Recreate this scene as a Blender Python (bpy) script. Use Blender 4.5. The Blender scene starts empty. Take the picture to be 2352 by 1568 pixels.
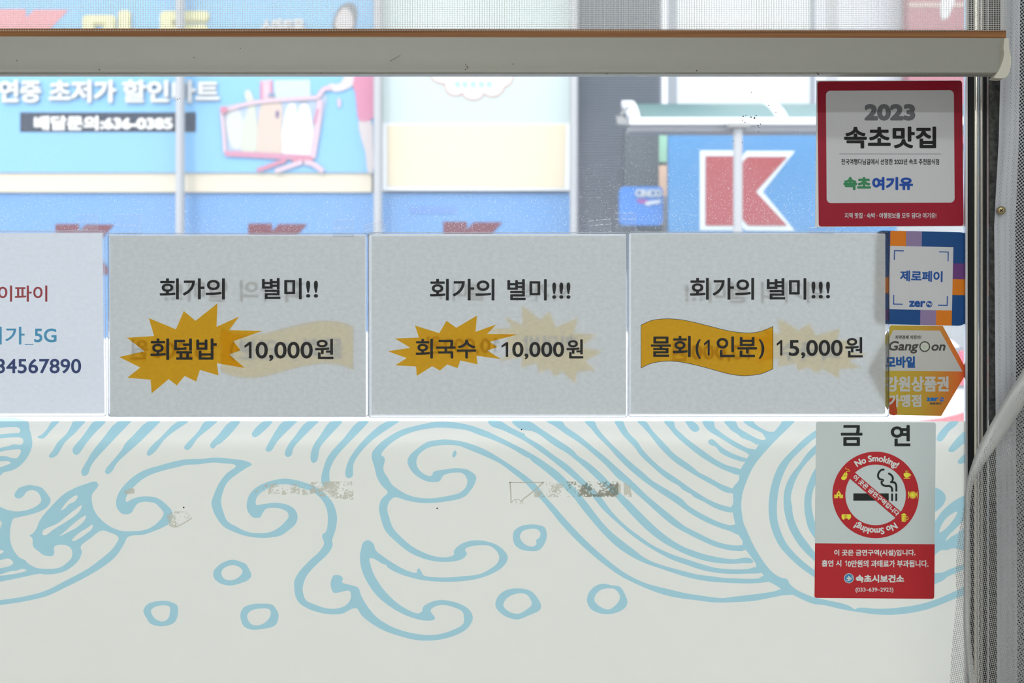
import bpy, math, random
import numpy as np
from mathutils import Vector
from mathutils.geometry import delaunay_2d_cdt

# ------------------------------------------------------------------ camera, sky, sun, lamps, exposure
SC = bpy.context.scene
COL = SC.collection
FOC = 35.0
DC = 1.176 * FOC / 36.0          # camera to window pane, metres; half a millimetre per pixel on the pane
HC = 1.35                        # camera height above the floor
cam = bpy.data.cameras.new('camera')
cam.lens = FOC; cam.sensor_width = 36.0
cam.clip_start = 0.02; cam.clip_end = 200
cam.dof.use_dof = True; cam.dof.focus_distance = DC; cam.dof.aperture_fstop = 6.2
camo = bpy.data.objects.new('camera', cam); COL.objects.link(camo)
camo.location = (0, -DC, HC); camo.rotation_euler = (math.pi / 2, 0, 0)
SC.camera = camo

W = bpy.data.worlds.new('sky'); SC.world = W; W.use_nodes = True
wn = W.node_tree.nodes; wl = W.node_tree.links
wb = wn['Background']; wb.inputs[0].default_value = (0.90, 0.95, 1.0, 1); wb.inputs[1].default_value = 3.2

sun = bpy.data.lights.new('sun', 'SUN'); sun.energy = 1.2; sun.angle = math.radians(6); sun.color = (1, .97, .92)
suno = bpy.data.objects.new('sun', sun); COL.objects.link(suno)
suno.rotation_euler = (math.radians(48), 0, math.radians(-18)); suno.location = (-3, -6, 9)

LAMP = 3.1                        # watts of each front ceiling lamp; the back ones carry more
vs = SC.view_settings
SC.display_settings.display_device = 'sRGB'
vs.view_transform = 'Standard'; vs.look = 'None'; vs.exposure = 0.0; vs.gamma = 1.0; vs.use_curve_mapping = False
SC.cycles.transparent_max_bounces = 24
SC.cycles.max_bounces = 10
SC.cycles.diffuse_bounces = 5
SC.cycles.sample_clamp_indirect = 6.0
SC.cycles.caustics_reflective = False
SC.cycles.caustics_refractive = False

# ------------------------------------------------------------------ helpers
def P(px, py, y=0.0):
    s = (DC + y) / DC
    return ((px - 1176) * .0005 * s, y, HC + (784 - py) * .0005 * s)

def lin(c):
    return tuple((v / 255 / 12.92) if v / 255 <= .04045 else ((v / 255 + .055) / 1.055) ** 2.4 for v in c)

MATS = {}
def mat(name, col, rough=.6, metal=0., spec=.3, noise=0., nscale=40., bump=0., bscale=200.):
    if name in MATS: return MATS[name]
    m = bpy.data.materials.new(name); m.use_nodes = True
    nt = m.node_tree; b = nt.nodes['Principled BSDF']
    b.inputs['Base Color'].default_value = (*col, 1); b.inputs['Roughness'].default_value = rough
    b.inputs['Metallic'].default_value = metal; b.inputs['Specular IOR Level'].default_value = spec
    tc = None
    if noise or bump:
        tc = nt.nodes.new('ShaderNodeTexCoord')
    if noise:
        n = nt.nodes.new('ShaderNodeTexNoise'); n.inputs['Scale'].default_value = nscale; n.inputs['Detail'].default_value = 4
        r = nt.nodes.new('ShaderNodeMapRange'); r.inputs['From Min'].default_value = .3; r.inputs['From Max'].default_value = .7
        r.inputs['To Min'].default_value = 1 - noise; r.inputs['To Max'].default_value = 1 + noise
        v = nt.nodes.new('ShaderNodeVectorMath'); v.operation = 'SCALE'; v.inputs[0].default_value = col
        nt.links.new(tc.outputs['Object'], n.inputs['Vector']); nt.links.new(n.outputs['Fac'], r.inputs['Value'])
        nt.links.new(r.outputs['Result'], v.inputs['Scale']); nt.links.new(v.outputs['Vector'], b.inputs['Base Color'])
    if bump:
        n = nt.nodes.new('ShaderNodeTexNoise'); n.inputs['Scale'].default_value = bscale; n.inputs['Detail'].default_value = 3
        bp = nt.nodes.new('ShaderNodeBump'); bp.inputs['Strength'].default_value = bump; bp.inputs['Distance'].default_value = .001
        nt.links.new(tc.outputs['Object'], n.inputs['Vector']); nt.links.new(n.outputs['Fac'], bp.inputs['Height'])
        nt.links.new(bp.outputs['Normal'], b.inputs['Normal'])
    MATS[name] = m
    return m

def shader(name):
    m = bpy.data.materials.new(name); m.use_nodes = True
    nt = m.node_tree; nt.nodes.clear()
    out = nt.nodes.new('ShaderNodeOutputMaterial')
    MATS[name] = m
    def N(t, **kw):
        n = nt.nodes.new('ShaderNode' + t)
        for k, v in kw.items():
            if hasattr(n, k) and k not in n.inputs: setattr(n, k, v)
            else: n.inputs[k.replace('_', ' ')].default_value = v
        return n
    return m, nt, N, (lambda a, b: nt.links.new(a, b)), out

def sheet_mat(name, col, trans, mottle=0., mscale=(160, 160, 160)):
    """thin paper or vinyl: part of the light is reflected diffusely, part passes through diffusely"""
    m, nt, N, L, out = shader(name)
    d = N('BsdfDiffuse'); t = N('BsdfTranslucent'); mx = N('MixShader')
    mx.inputs[0].default_value = trans
    for n in (d, t): n.inputs['Color'].default_value = (*col, 1)
    if mottle:
        tc = N('TexCoord'); mp = N('Mapping'); mp.inputs['Scale'].default_value = mscale
        no = N('TexNoise'); no.inputs['Scale'].default_value = 1; no.inputs['Detail'].default_value = 5; no.inputs['Roughness'].default_value = .65
        r = N('MapRange'); r.inputs['From Min'].default_value = .3; r.inputs['From Max'].default_value = .7
        r.inputs['To Min'].default_value = 1 - mottle; r.inputs['To Max'].default_value = 1 + mottle
        v = N('VectorMath'); v.operation = 'SCALE'; v.inputs[0].default_value = col
        L(tc.outputs['Object'], mp.inputs['Vector']); L(mp.outputs['Vector'], no.inputs['Vector'])
        L(no.outputs['Fac'], r.inputs['Value']); L(r.outputs['Result'], v.inputs['Scale'])
        L(v.outputs['Vector'], t.inputs['Color'])
        L(v.outputs['Vector'], d.inputs['Color'])
    L(d.outputs[0], mx.inputs[1]); L(t.outputs[0], mx.inputs[2]); L(mx.outputs[0], out.inputs['Surface'])
    return m

def ink_mat(name, col):
    """ink printed on paper: a colour filter over the sheet below it"""
    m, nt, N, L, out = shader(name)
    t = N('BsdfTransparent'); t.inputs['Color'].default_value = (*col, 1)
    L(t.outputs[0], out.inputs['Surface'])
    return m

WLOC = {}
def props(o, label=None, cat=None, group=None, kind=None):
    if label: o['label'] = label
    if cat: o['category'] = cat
    if group: o['group'] = group
    if kind: o['kind'] = kind
    return o

def thing(name, label, cat, loc, group=None):
    o = bpy.data.objects.new(name, None); COL.objects.link(o); o.location = loc
    o.empty_display_size = .05
    WLOC[o] = Vector(loc)
    return props(o, label, cat, group)

def struct(name, loc=(0, 0, 0)):
    o = bpy.data.objects.new(name, None); COL.objects.link(o); o.location = loc; WLOC[o] = Vector(loc)
    o['kind'] = 'structure'
    return o

def mesh(name, verts, faces, m, parent=None, smooth=False, uvs=None):
    v = np.asarray(verts, dtype=float)
    if parent is not None: org = WLOC[parent]
    else: org = Vector(((v[:, 0].min() + v[:, 0].max()) / 2, (v[:, 1].min() + v[:, 1].max()) / 2, v[:, 2].min()))
    me = bpy.data.meshes.new(name)
    me.from_pydata((v - np.array(org)).tolist(), [], [list(map(int, f)) for f in faces])
    if uvs is not None:
        ul = me.uv_layers.new(name='uv')
        idx = np.empty(len(me.loops), dtype=np.int32); me.loops.foreach_get('vertex_index', idx)
        ul.data.foreach_set('uv', np.asarray(uvs, dtype=np.float32)[idx].ravel())
    if isinstance(m, (list, tuple)):
        for k in m: me.materials.append(k)
    else: me.materials.append(m)
    if smooth:
        me.polygons.foreach_set('use_smooth', [True] * len(me.polygons))
    me.update()
    o = bpy.data.objects.new(name, me); COL.objects.link(o)
    WLOC[o] = Vector(org)
    if parent is None: o.location = org
    else: o.parent = parent
    return o

def fill(loops):
    """triangulate closed loops (first outer, further ones holes or separate) by even-odd"""
    pts = []; edges = []
    for lp in loops:
        b = len(pts); n = len(lp)
        pts += [Vector((float(x), float(y))) for x, y in lp]
        edges += [(b + i, b + (i + 1) % n) for i in range(n)]
    vo, eo, fo, *_ = delaunay_2d_cdt(pts, edges, [], 0, 1e-7)
    vo = np.array([(p.x, p.y) for p in vo]); fo = np.array(fo)
    c = vo[fo].mean(axis=1)
    inside = np.zeros(len(c), dtype=bool)
    for lp in loops:
        a = np.asarray(lp, dtype=float); b2 = np.roll(a, -1, axis=0)
        for (x1, y1), (x2, y2) in zip(a, b2):
            if y1 == y2: continue
            cond = (y1 > c[:, 1]) != (y2 > c[:, 1])
            xi = (x2 - x1) * (c[:, 1] - y1) / (y2 - y1) + x1
            inside ^= cond & (c[:, 0] < xi)
    return vo, fo[inside]

def flat_union(parent, name, shapes, y, m):
    """union of several outlines, each with its own holes, as one printed area"""
    pts = []; edges = []
    for sh in shapes:
        for lp in sh:
            b = len(pts); n = len(lp)
            pts += [Vector((float(x), float(yy))) for x, yy in lp]; edges += [(b + i, b + (i + 1) % n) for i in range(n)]
    vo, eo, fo, *_ = delaunay_2d_cdt(pts, edges, [], 0, 1e-5)
    vo = np.array([(q.x, q.y) for q in vo]); fo = np.array(fo); c = vo[fo].mean(axis=1)
    keep = np.zeros(len(c), dtype=bool)
    for sh in shapes:
        ins = np.zeros(len(c), dtype=bool)
        for lp in sh:
            a = np.asarray(lp, dtype=float); b2 = np.roll(a, -1, axis=0)
            for (x1, y1), (x2, y2) in zip(a, b2):
                if y1 == y2: continue
                cond = (y1 > c[:, 1]) != (y2 > c[:, 1])
                ins ^= cond & (c[:, 0] < (x2 - x1) * (c[:, 1] - y1) / (y2 - y1) + x1)
        keep |= ins
    return mesh(name, to_world(vo, y), fo[keep], m, parent)

def smooth_loop(pts, n=4, closed=True):
    """centripetal Catmull-Rom through the points"""
    p = [np.array(q, dtype=float) for q in pts]
    out = []
    N = len(p)
    rng = range(N) if closed else range(N - 1)
    for i in rng:
        if closed: p0, p1, p2, p3 = p[i - 1], p[i], p[(i + 1) % N], p[(i + 2) % N]
        else:
            p1, p2 = p[i], p[i + 1]
            p0 = p[i - 1] if i > 0 else 2 * p1 - p2
            p3 = p[i + 2] if i + 2 < N else 2 * p2 - p1
        t0 = 0; t1 = t0 + max(np.linalg.norm(p1 - p0), 1e-6) ** .5
        t2 = t1 + max(np.linalg.norm(p2 - p1), 1e-6) ** .5; t3 = t2 + max(np.linalg.norm(p3 - p2), 1e-6) ** .5
        for k in range(n):
            t = t1 + (t2 - t1) * k / n
            a1 = (t1 - t) / (t1 - t0) * p0 + (t - t0) / (t1 - t0) * p1
            a2 = (t2 - t) / (t2 - t1) * p1 + (t - t1) / (t2 - t1) * p2
            a3 = (t3 - t) / (t3 - t2) * p2 + (t - t2) / (t3 - t2) * p3
            b1 = (t2 - t) / (t2 - t0) * a1 + (t - t0) / (t2 - t0) * a2
            b2 = (t3 - t) / (t3 - t1) * a2 + (t - t1) / (t3 - t1) * a3
            out.append((t2 - t) / (t2 - t1) * b1 + (t - t1) / (t2 - t1) * b2)
    if not closed: out.append(p[-1])
    return [tuple(q) for q in out]

def rrect(x0, y0, x1, y1, r, n=6):
    pts = []
    for cx, cy, a0 in ((x1 - r, y0 + r, -90), (x1 - r, y1 - r, 0), (x0 + r, y1 - r, 90), (x0 + r, y0 + r, 180)):
        for i in range(n + 1):
            a = math.radians(a0 + 90 * i / n); pts.append((cx + r * math.cos(a), cy + r * math.sin(a)))
    return pts

def rect(x0, y0, x1, y1): return [(x0, y0), (x1, y0), (x1, y1), (x0, y1)]
def circle(cx, cy, r, n=40, ry=None):
    return [(cx + r * math.cos(2 * math.pi * i / n), cy + (ry or r) * math.sin(2 * math.pi * i / n)) for i in range(n)]

ONE = [(.70, 0), (1, 0), (1, 1), (.64, 1), (.64, .21), (.08, .37), (0, .24), (.30, .14)]
def digit_one(parent, bb, y, m, xf=None):
    x0, y0, x1, y1 = bb
    flat(parent, 'lettering', [(x0 + a * (x1 - x0), y0 + b * (y1 - y0)) for a, b in ONE], y, m, xf)

def rotator(cx, cy, deg):
    a = math.radians(deg); c, s = math.cos(a), math.sin(a)
    return lambda q: np.stack([cx + (q[:, 0] - cx) * c - (q[:, 1] - cy) * s, cy + (q[:, 0] - cx) * s + (q[:, 1] - cy) * c], axis=1)

def to_world(q, y):
    s = (DC + y) / DC
    q = np.asarray(q, dtype=float)
    return np.stack([(q[:, 0] - 1176) * .0005 * s, np.full(len(q), y), HC + (784 - q[:, 1]) * .0005 * s], axis=1)

def flat(parent, name, loops, y, m, xf=None):
    """printed area: a flat shape lying on its carrier"""
    if loops and not isinstance(loops[0][0], (tuple, list, np.ndarray)): loops = [loops]
    vo, fo = fill(loops)
    if xf: vo = xf(vo)
    return mesh(name, to_world(vo, y), fo, m, parent)

def slab(parent, name, loops, y0, y1, m, xf=None):
    """shape of the given outline from depth y0 (near) to y1 (far)"""
    if loops and not isinstance(loops[0][0], (tuple, list, np.ndarray)): loops = [loops]
    vo, fo = fill(loops)
    s0 = (DC + y0) / DC
    def tw(q, y):
        q = np.asarray(q, dtype=float)
        return np.stack([(q[:, 0] - 1176) * .0005 * s0, np.full(len(q), y), HC + (784 - q[:, 1]) * .0005 * s0], axis=1)
    if xf: vo = xf(vo)
    n = len(vo)
    verts = np.concatenate([tw(vo, y0), tw(vo, y1)])
    faces = [list(f) for f in fo] + [[f[2] + n, f[1] + n, f[0] + n] for f in fo]
    for lp in loops:
        q = np.asarray(lp, dtype=float)
        if xf: q = xf(q)
        b = len(verts); k = len(q)
        verts = np.concatenate([verts, tw(q, y0), tw(q, y1)])
        faces += [[b + i, b + (i + 1) % k, b + k + (i + 1) % k, b + k + i] for i in range(k)]
    return mesh(name, verts, faces, m, parent)

def box(parent, name, x0, x1, y0, y1, z0, z1, m):
    v = [(x, y, z) for x in (x0, x1) for y in (y0, y1) for z in (z0, z1)]
    f = [(0, 1, 3, 2), (4, 6, 7, 5), (0, 4, 5, 1), (2, 3, 7, 6), (0, 2, 6, 4), (1, 5, 7, 3)]
    return mesh(name, v, f, m, parent)

GLYPH = {}
def glyphs(s):
    if s not in GLYPH:
        c = bpy.data.curves.new('t', 'FONT'); c.body = s; c.resolution_u = 4
        o = bpy.data.objects.new('t', c); COL.objects.link(o)
        me = bpy.data.meshes.new_from_object(o.evaluated_get(bpy.context.evaluated_depsgraph_get()))
        v = np.array([(a.co.x, -a.co.y) for a in me.vertices]); f = [list(p.vertices) for p in me.polygons]
        bpy.data.objects.remove(o); bpy.data.curves.remove(c); bpy.data.meshes.remove(me)
        GLYPH[s] = (v, f)
    return GLYPH[s]

def text(parent, name, s, bb, y, m, bold=0., xf=None, shear=0., warp=None):
    """lettering set in the box bb (x0, y0, x1, y1)"""
    if s == '１': return digit_one(parent, bb, y, m, xf)
    v, f = glyphs(s)
    v = v.copy(); lo, hi = v.min(0), v.max(0)
    x0, y0, x1, y1 = bb
    v = (v - lo) / np.maximum(hi - lo, 1e-6)
    v = np.stack([x0 + bold + v[:, 0] * (x1 - x0 - 2 * bold), y0 + bold + v[:, 1] * (y1 - y0 - 2 * bold)], axis=1)
    if shear: v[:, 0] += shear * ((y0 + y1) / 2 - v[:, 1])
    sh = [(0, 0)]
    if bold:
        nk = 16 if bold > 1.3 else 8
        sh = [(bold * math.cos((k + .5) * 2 * math.pi / nk), bold * math.sin((k + .5) * 2 * math.pi / nk)) for k in range(nk)]
        if bold > 2.2: sh += [(.5 * a, .5 * b) for a, b in sh] + [(0, 0)]
    V = []; F = []
    for i, (dx, dy) in enumerate(sh):
        q = v + np.array([dx, dy])
        if warp: q = warp(q)
        if xf: q = xf(q)
        b = sum(len(a) for a in V)
        V.append(to_world(q, y - 3e-6 * i * (1 if y < 1 else 300))); F += [[k + b for k in ff] for ff in f]
    return mesh(name, np.concatenate(V), F, m, parent)

def stroke_loop(pts, w, n=5):
    """outline of an even stroke along a smoothed line"""
    c = np.array(smooth_loop(pts, n, closed=False)); t = np.gradient(c, axis=0)
    t /= np.linalg.norm(t, axis=1)[:, None]; nn = np.stack([-t[:, 1], t[:, 0]], axis=1)
    if np.ndim(w): w = np.interp(np.linspace(0, 1, len(c)), np.linspace(0, 1, len(w)), w)[:, None]
    return [tuple(q) for q in np.concatenate([c + nn * w / 2, (c - nn * w / 2)[::-1]])]

def tile(x0, y0, s):
    return lambda *a: [(x0 + x / s, y0 + y / s) for x, y in a]

# ------------------------------------------------------------------ the room
M_wall = mat('plaster', (.72, .71, .68), .9, noise=.05, nscale=6)
M_dark = mat('dark_panel', (.035, .038, .04), .7, noise=.2, nscale=30)
YB = -4.2
XL, XR = -2.6, 1.5
def sbox(name, *a):
    o = box(None, name, *a); o['kind'] = 'structure'; return o
sbox('floor', XL, XR, YB, .12, -.1, 0, mat('floor_tile', (.50, .47, .43), .4, noise=.08, nscale=3))
sbox('ceiling', XL - .12, XR + .12, YB - .12, .12, 2.62, 2.75, mat('ceiling_paint', (.75, .75, .73), .9))
sbox('wall_back', XL, XR, YB - .12, YB, 0, 2.62, M_wall)
sbox('wall_left', XL - .12, XL, YB, .12, 0, 2.62, M_wall)
sbox('wall_right', XR, XR + .12, YB, .12, 0, 2.62, M_wall)
# wall around the window
wf = struct('wall_front', (0, 0, 0))
box(wf, 'lower_wall', XL, XR, -.03, .02, 0, .80, M_wall)
box(wf, 'upper_wall', XL, XR, -.03, .02, 2.3, 2.62, M_wall)
box(wf, 'side_panel', P(2331, 0, -.0335)[0], XR, -.0335, .02, .80, 2.3, M_dark)
box(wf, 'corner_panel', XL, -2.2, -.03, .02, .80, 2.3, M_wall)

def ceiling_lamp(x, y, label, k=1.):
    t = thing('ceiling_lamp', label, 'lamp', (x, y, 2.62), 'fluorescent ceiling lamps')
    box(t, 'housing', x - .62, x + .62, y - .09, y + .09, 2.57, 2.62, mat('lamp_metal', (.8, .8, .8), .4))
    e, nt, N, L, out = shader('lamp_glow_%s' % len(MATS))
    em = N('Emission'); em.inputs[0].default_value = (.95, .98, 1, 1); em.inputs[1].default_value = 4
    L(em.outputs[0], out.inputs['Surface'])
    box(t, 'diffuser', x - .6, x + .6, y - .075, y + .075, 2.55, 2.57, e)
    li = bpy.data.lights.new('lamp', 'AREA'); li.shape = 'RECTANGLE'; li.size = 1.2; li.size_y = .15
    li.energy = LAMP * k; li.color = (.95, .98, 1)
    lo = bpy.data.objects.new('lamp', li); COL.objects.link(lo); lo.location = (0, 0, -.075); lo.parent = t
ceiling_lamp(-.75, -1.35, 'fluorescent ceiling lamp above the left part of the window')
ceiling_lamp(.62, -1.35, 'fluorescent ceiling lamp above the right part of the window')
ceiling_lamp(-.9, -2.9, 'unseen fill lamp added at the back of the room, on the left', 7.)  # both back lamps are added fill, softening the blind bar's shadow
ceiling_lamp(.7, -2.9, 'unseen fill lamp added at the back of the room, on the right', 7.)

# ------------------------------------------------------------------ the window
win = struct('window_1', (0, 0, .8))
# pane: clear glass with dust grains and a faint dirt haze
m, nt, N, L, out = shader('dusty_glass')
tr = N('BsdfTransparent'); tr.inputs[0].default_value = (.985, .99, .99, 1)
gl = N('BsdfGlossy'); gl.inputs['Roughness'].default_value = .02
fr = N('Fresnel'); fr.inputs['IOR'].default_value = 1.25
mg = N('MixShader'); L(fr.outputs[0], mg.inputs[0]); L(tr.outputs[0], mg.inputs[1]); L(gl.outputs[0], mg.inputs[2])
df = N('BsdfDiffuse'); tl = N('BsdfTranslucent'); md = N('MixShader'); md.inputs[0].default_value = .7
df.inputs[0].default_value = (.8, .82, .85, 1); tl.inputs[0].default_value = (.88, .92, .98, 1)
L(df.outputs[0], md.inputs[1]); L(tl.outputs[0], md.inputs[2])
tc = N('TexCoord')
vo = N('TexVoronoi'); vo.inputs['Scale'].default_value = 620; L(tc.outputs['Object'], vo.inputs['Vector'])
sz = N('MapRange'); sz.inputs['From Min'].default_value = .3; sz.inputs['From Max'].default_value = 1; sz.inputs['To Min'].default_value = 0; sz.inputs['To Max'].default_value = .34
sep = N('SeparateColor'); L(vo.outputs['Color'], sep.inputs[0]); L(sep.outputs[0], sz.inputs['Value'])
zz = N('SeparateXYZ'); L(tc.outputs['Object'], zz.inputs[0])
zr = N('MapRange'); zr.inputs['From Min'].default_value = HC + .31 - .8; zr.inputs['From Max'].default_value = HC + .12 - .8
zr.inputs['To Min'].default_value = .45; zr.inputs['To Max'].default_value = 1.0; L(zz.outputs['Z'], zr.inputs['Value'])
sm = N('Math', operation='MULTIPLY'); L(sz.outputs[0], sm.inputs[0]); L(zr.outputs[0], sm.inputs[1])
lt = N('Math', operation='LESS_THAN'); L(vo.outputs['Distance'], lt.inputs[0]); L(sm.outputs[0], lt.inputs[1])
dn = N('Math', operation='MULTIPLY'); L(lt.outputs[0], dn.inputs[0]); dn.inputs[1].default_value = .5
no = N('TexNoise'); no.inputs['Scale'].default_value = 9; L(tc.outputs['Object'], no.inputs['Vector'])
hz = N('MapRange'); hz.inputs['To Min'].default_value = .03; hz.inputs['To Max'].default_value = .12; L(no.outputs[0], hz.inputs['Value'])
hm = N('Math', operation='MULTIPLY'); L(hz.outputs[0], hm.inputs[0]); L(zr.outputs[0], hm.inputs[1])
ad = N('Math', operation='MAXIMUM'); L(dn.outputs[0], ad.inputs[0]); L(hm.outputs[0], ad.inputs[1])
mx = N('MixShader'); L(ad.outputs[0], mx.inputs[0]); L(mg.outputs[0], mx.inputs[1]); L(md.outputs[0], mx.inputs[2])
L(mx.outputs[0], out.inputs['Surface'])
M_glass = m
GX0, GX1 = P(0, 0)[0] - 1.55, P(2224, 0)[0]
box(win, 'glass_pane', GX0, GX1, .0005, .0055, .82, 2.28, M_glass)

M_gask = mat('black_rubber', (.012, .013, .014), .45)
M_steel = mat('polished_steel', (.60, .60, .62), .10, 1.0)
M_bead = mat('brushed_bead', (.80, .77, .68), .22, 1.0)
M_zinc = mat('weathered_zinc', (.10, .105, .10), .75, .0, noise=.5, nscale=160, bump=.6, bscale=700)
M_alu = mat('aluminium', (.7, .7, .72), .35, 1.0)
Z0, Z1 = .80, 2.3
def px2x(px, y): return P(px, 0, y)[0]
# right jamb, from the pane outwards: sealing bead, rubber gasket, steel reveal, weathered face
box(win, 'sealing_bead', px2x(2217.5, -.004), px2x(2222.5, -.004), -.004, .0004, Z0, Z1, M_alu)
box(win, 'gasket', px2x(2222.5, -.003), px2x(2237.5, -.003), -.003, .004, Z0, Z1, M_gask)
# half-round steel bead, then the polished reveal slanting towards the room
xa, xa2 = px2x(2237.5, -.004), px2x(2248.5, -.004); rb = (xa2 - xa) / 2
prof = [((xa + xa2) / 2 - rb * math.cos(math.pi * k / 10), -.003 - rb * .75 * math.sin(math.pi * k / 10)) for k in range(11)]
V = [(x, y, z) for x, y in prof for z in (Z0, Z1)]
F = [(2 * i, 2 * i + 1, 2 * i + 3, 2 * i + 2) for i in range(len(prof) - 1)]
mesh('steel_bead', V, F, M_bead, win, True)
xb0, xb1 = px2x(2248.5, -.003), px2x(2271, -.018)
prof = [(xb0, .003), (xb0, -.003), (xb1, -.018), (xb1 + .0012, -.018), (xb1 + .0012, .003)]
V = [(x, y, z) for x, y in prof for z in (Z0, Z1)]
F = [(2 * i, 2 * i + 1, 2 * i + 3, 2 * i + 2) for i in range(len(prof) - 1)]
mesh('steel_reveal', V, F, M_steel, win)
box(win, 'jamb_face', px2x(2273.5, -.020), px2x(2334, -.0335), -.020, .02, Z0, Z1, M_zinc)
# frame on the other sides, outside the picture
box(win, 'sill', -2.2, .6, -.04, .02, .78, .82, M_alu)
box(win, 'head', -2.2, .6, -.04, .02, 2.28, 2.31, M_alu)
box(win, 'left_jamb', -2.22, -2.14, -.04, .02, .80, 2.3, M_alu)
# fly specks on the pane
random.seed(4)
sp = []
for x, y, r in ((1707, 267, 1.6), (1713, 265, 1), (1725, 269, 1.6), (1733, 271, 2.2), (1737, 265, 1.3), (1706, 276, 1.2), (1711, 281, 1.2), (1741, 288, 1.5), (1747, 285, 1.3),
                (1743, 293, 1), (1766, 242, 1.3), (1782, 258, 1.2), (1742, 303, 1), (1726, 212, 1), (1684, 324, 1), (1705, 327, 1.2), (408, 228, 1.2), (413, 226, 1), (404, 231, .8), (327, 85, 1), (1198, 986, 1.7), (1004, 1167, 1.8), (422, 1165, 1.8)):
    sp.append(circle(x, y, r, 8))
flat(win, 'fly_speck', sp, -.0022, mat('fly_speck', (.02, .018, .015), .8))

# ------------------------------------------------------------------ street and shops across it
YF = 8.0
def H(*a, y=YF): return P(*a, y)
def cm(name, rgb, k=1., rough=.5): return mat(name, tuple(v * k for v in lin(rgb)), rough, spec=.2)
M_white = mat('painted_white', (.60, .61, .63), .5)
M_offw = mat('off_white', (.335, .335, .345), .5)
st = sbox('street', -16, 16, .12, 16, -.12, 0, mat('asphalt', (.42, .42, .42), .9, noise=.15, nscale=20))
pv = box(None, 'pavement', -16, 16, 6.9, 8.6, 0, .12, mat('pavers', (.45, .43, .41), .9, noise=.1, nscale=9)); pv['kind'] = 'structure'

# the building carries the signs
bld = thing('shop_building', 'pale two-storey shop building across the street behind all the signs', 'building', (0, 8.4, 0))
box(bld, 'wall', -9, 9, 8.16, 12, 0, 5.3, mat('building_wall', (0.341, 0.347, 0.358), .8, noise=.04, nscale=2))
M_frost = mat('frosted_window', (0.454, 0.476, 0.482), .35)
M_lav = mat('milky_window', (0.443, 0.448, 0.488), .35)
M_mull = mat('mullion', (0.205, 0.221, 0.244), .5)
for x0, y0, x1, y1, mm, nm in ((1554, -160, 1862, 330, M_frost, 'window_panel'), (1872, -160, 2086, 330, M_lav, 'window_panel')):
    slab(bld, nm, rect(x0, y0, x1, y1), 8.155, 8.17, mm)
for x0, x1, mm in ((1515, 1533, M_white), (1533, 1555, M_mull), (1861, 1872, M_mull), (1898, 1924, M_offw)):
    slab(bld, 'mullion', rect(x0, -160, x1, 340), 8.15, 8.17, mm)
# grey ribbed shutter
a0, _, a1 = P(1326, 560, 8.155); b0, _, b1 = P(1520, -160, 8.155)
vs_, fs_ = [], []
n = 116
for i in range(n + 1):
    z = a1 + (b1 - a1) * i / n
    for yy, zz_ in ((8.155, z), (8.135, z + .012)):
        vs_ += [(a0, yy, zz_), (b0, yy, zz_)]
for i in range(2 * n + 1): fs_.append((2 * i, 2 * i + 1, 2 * i + 3, 2 * i + 2))
mesh('shutter', vs_, fs_, mat('shutter_grey', (.15, .168, .195), .6), bld)
slab(bld, 'doorway', rect(1434, 300, 1519, 620), 8.11, 8.17, mat('doorway_dark', (0.073, 0.086, 0.095), .7))
slab(bld, 'door_trim', rect(1514, 300, 1532, 372), 8.10, 8.17, cm('mint_trim', (150, 195, 170), .8))
slab(bld, 'door_trim', rect(1514, 380, 1532, 450), 8.10, 8.17, cm('peach_trim', (225, 190, 165), .8))
slab(bld, 'door_trim', rect(1520, 450, 1532, 620), 8.10, 8.17, cm('grey_trim', (150, 150, 155), .8))

BIGK = [(930, 1040), (1150, 1040), (1150, 1115), (1210, 1045), (1478, 1045), (1268, 1278), (1478, 1505), (1215, 1505), (1150, 1430), (1150, 1505), (930, 1505)]
def kshape(x0, y0, x1, y1):
    return [(x0 + (x - 930) / 548 * (x1 - x0), y0 + (y - 1040) / 465 * (y1 - y0)) for x, y in BIGK]

# blue supermarket sign
sg = thing('shop_sign', 'sky blue supermarket sign with white lettering and a printed trolley picture', 'sign', H(400, 395))
slab(sg, 'board', rect(-420, -170, 857, 396), 8.0, 8.14, mat('sign_sky_blue', (.155, .335, .54), .4))
M_sw = mat('print_white', (0.500, 0.505, 0.511), .5)
flat(sg, 'letter', kshape(-6, 21, 157, 152), 7.996, mat('print_coral', (.56, .19, .21), .5))
text(sg, 'lettering', '마', (189, 23, 322, 152), 7.996, mat('print_yellow', (.60, .58, .30), .5), 9)
text(sg, 'lettering', '트', (351, 25, 497, 152), 7.996, MATS['print_yellow'], 9)
text(sg, 'lettering', '스마트몰', (598, 42, 700, 88), 7.996, M_sw, 3)
text(sg, 'lettering', '연중', (-4, 183, 96, 238), 7.996, M_sw, 3.6)
text(sg, 'lettering', '초저가', (111, 183, 268, 238), 7.996, M_sw, 3.6)
text(sg, 'lettering', '할인마트', (280, 183, 505, 238), 7.996, M_sw, 3.6)
flat(sg, 'phone_panel', rect(46, 258, 450, 303), 7.996, mat('print_slate', (0.022, 0.030, 0.049), .5))
text(sg, 'phone_lettering', '배달문의:636-0385', (78, 266, 397, 300), 7.990, mat('print_cream', (.62, .60, .58), .5), 2.2)
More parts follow.
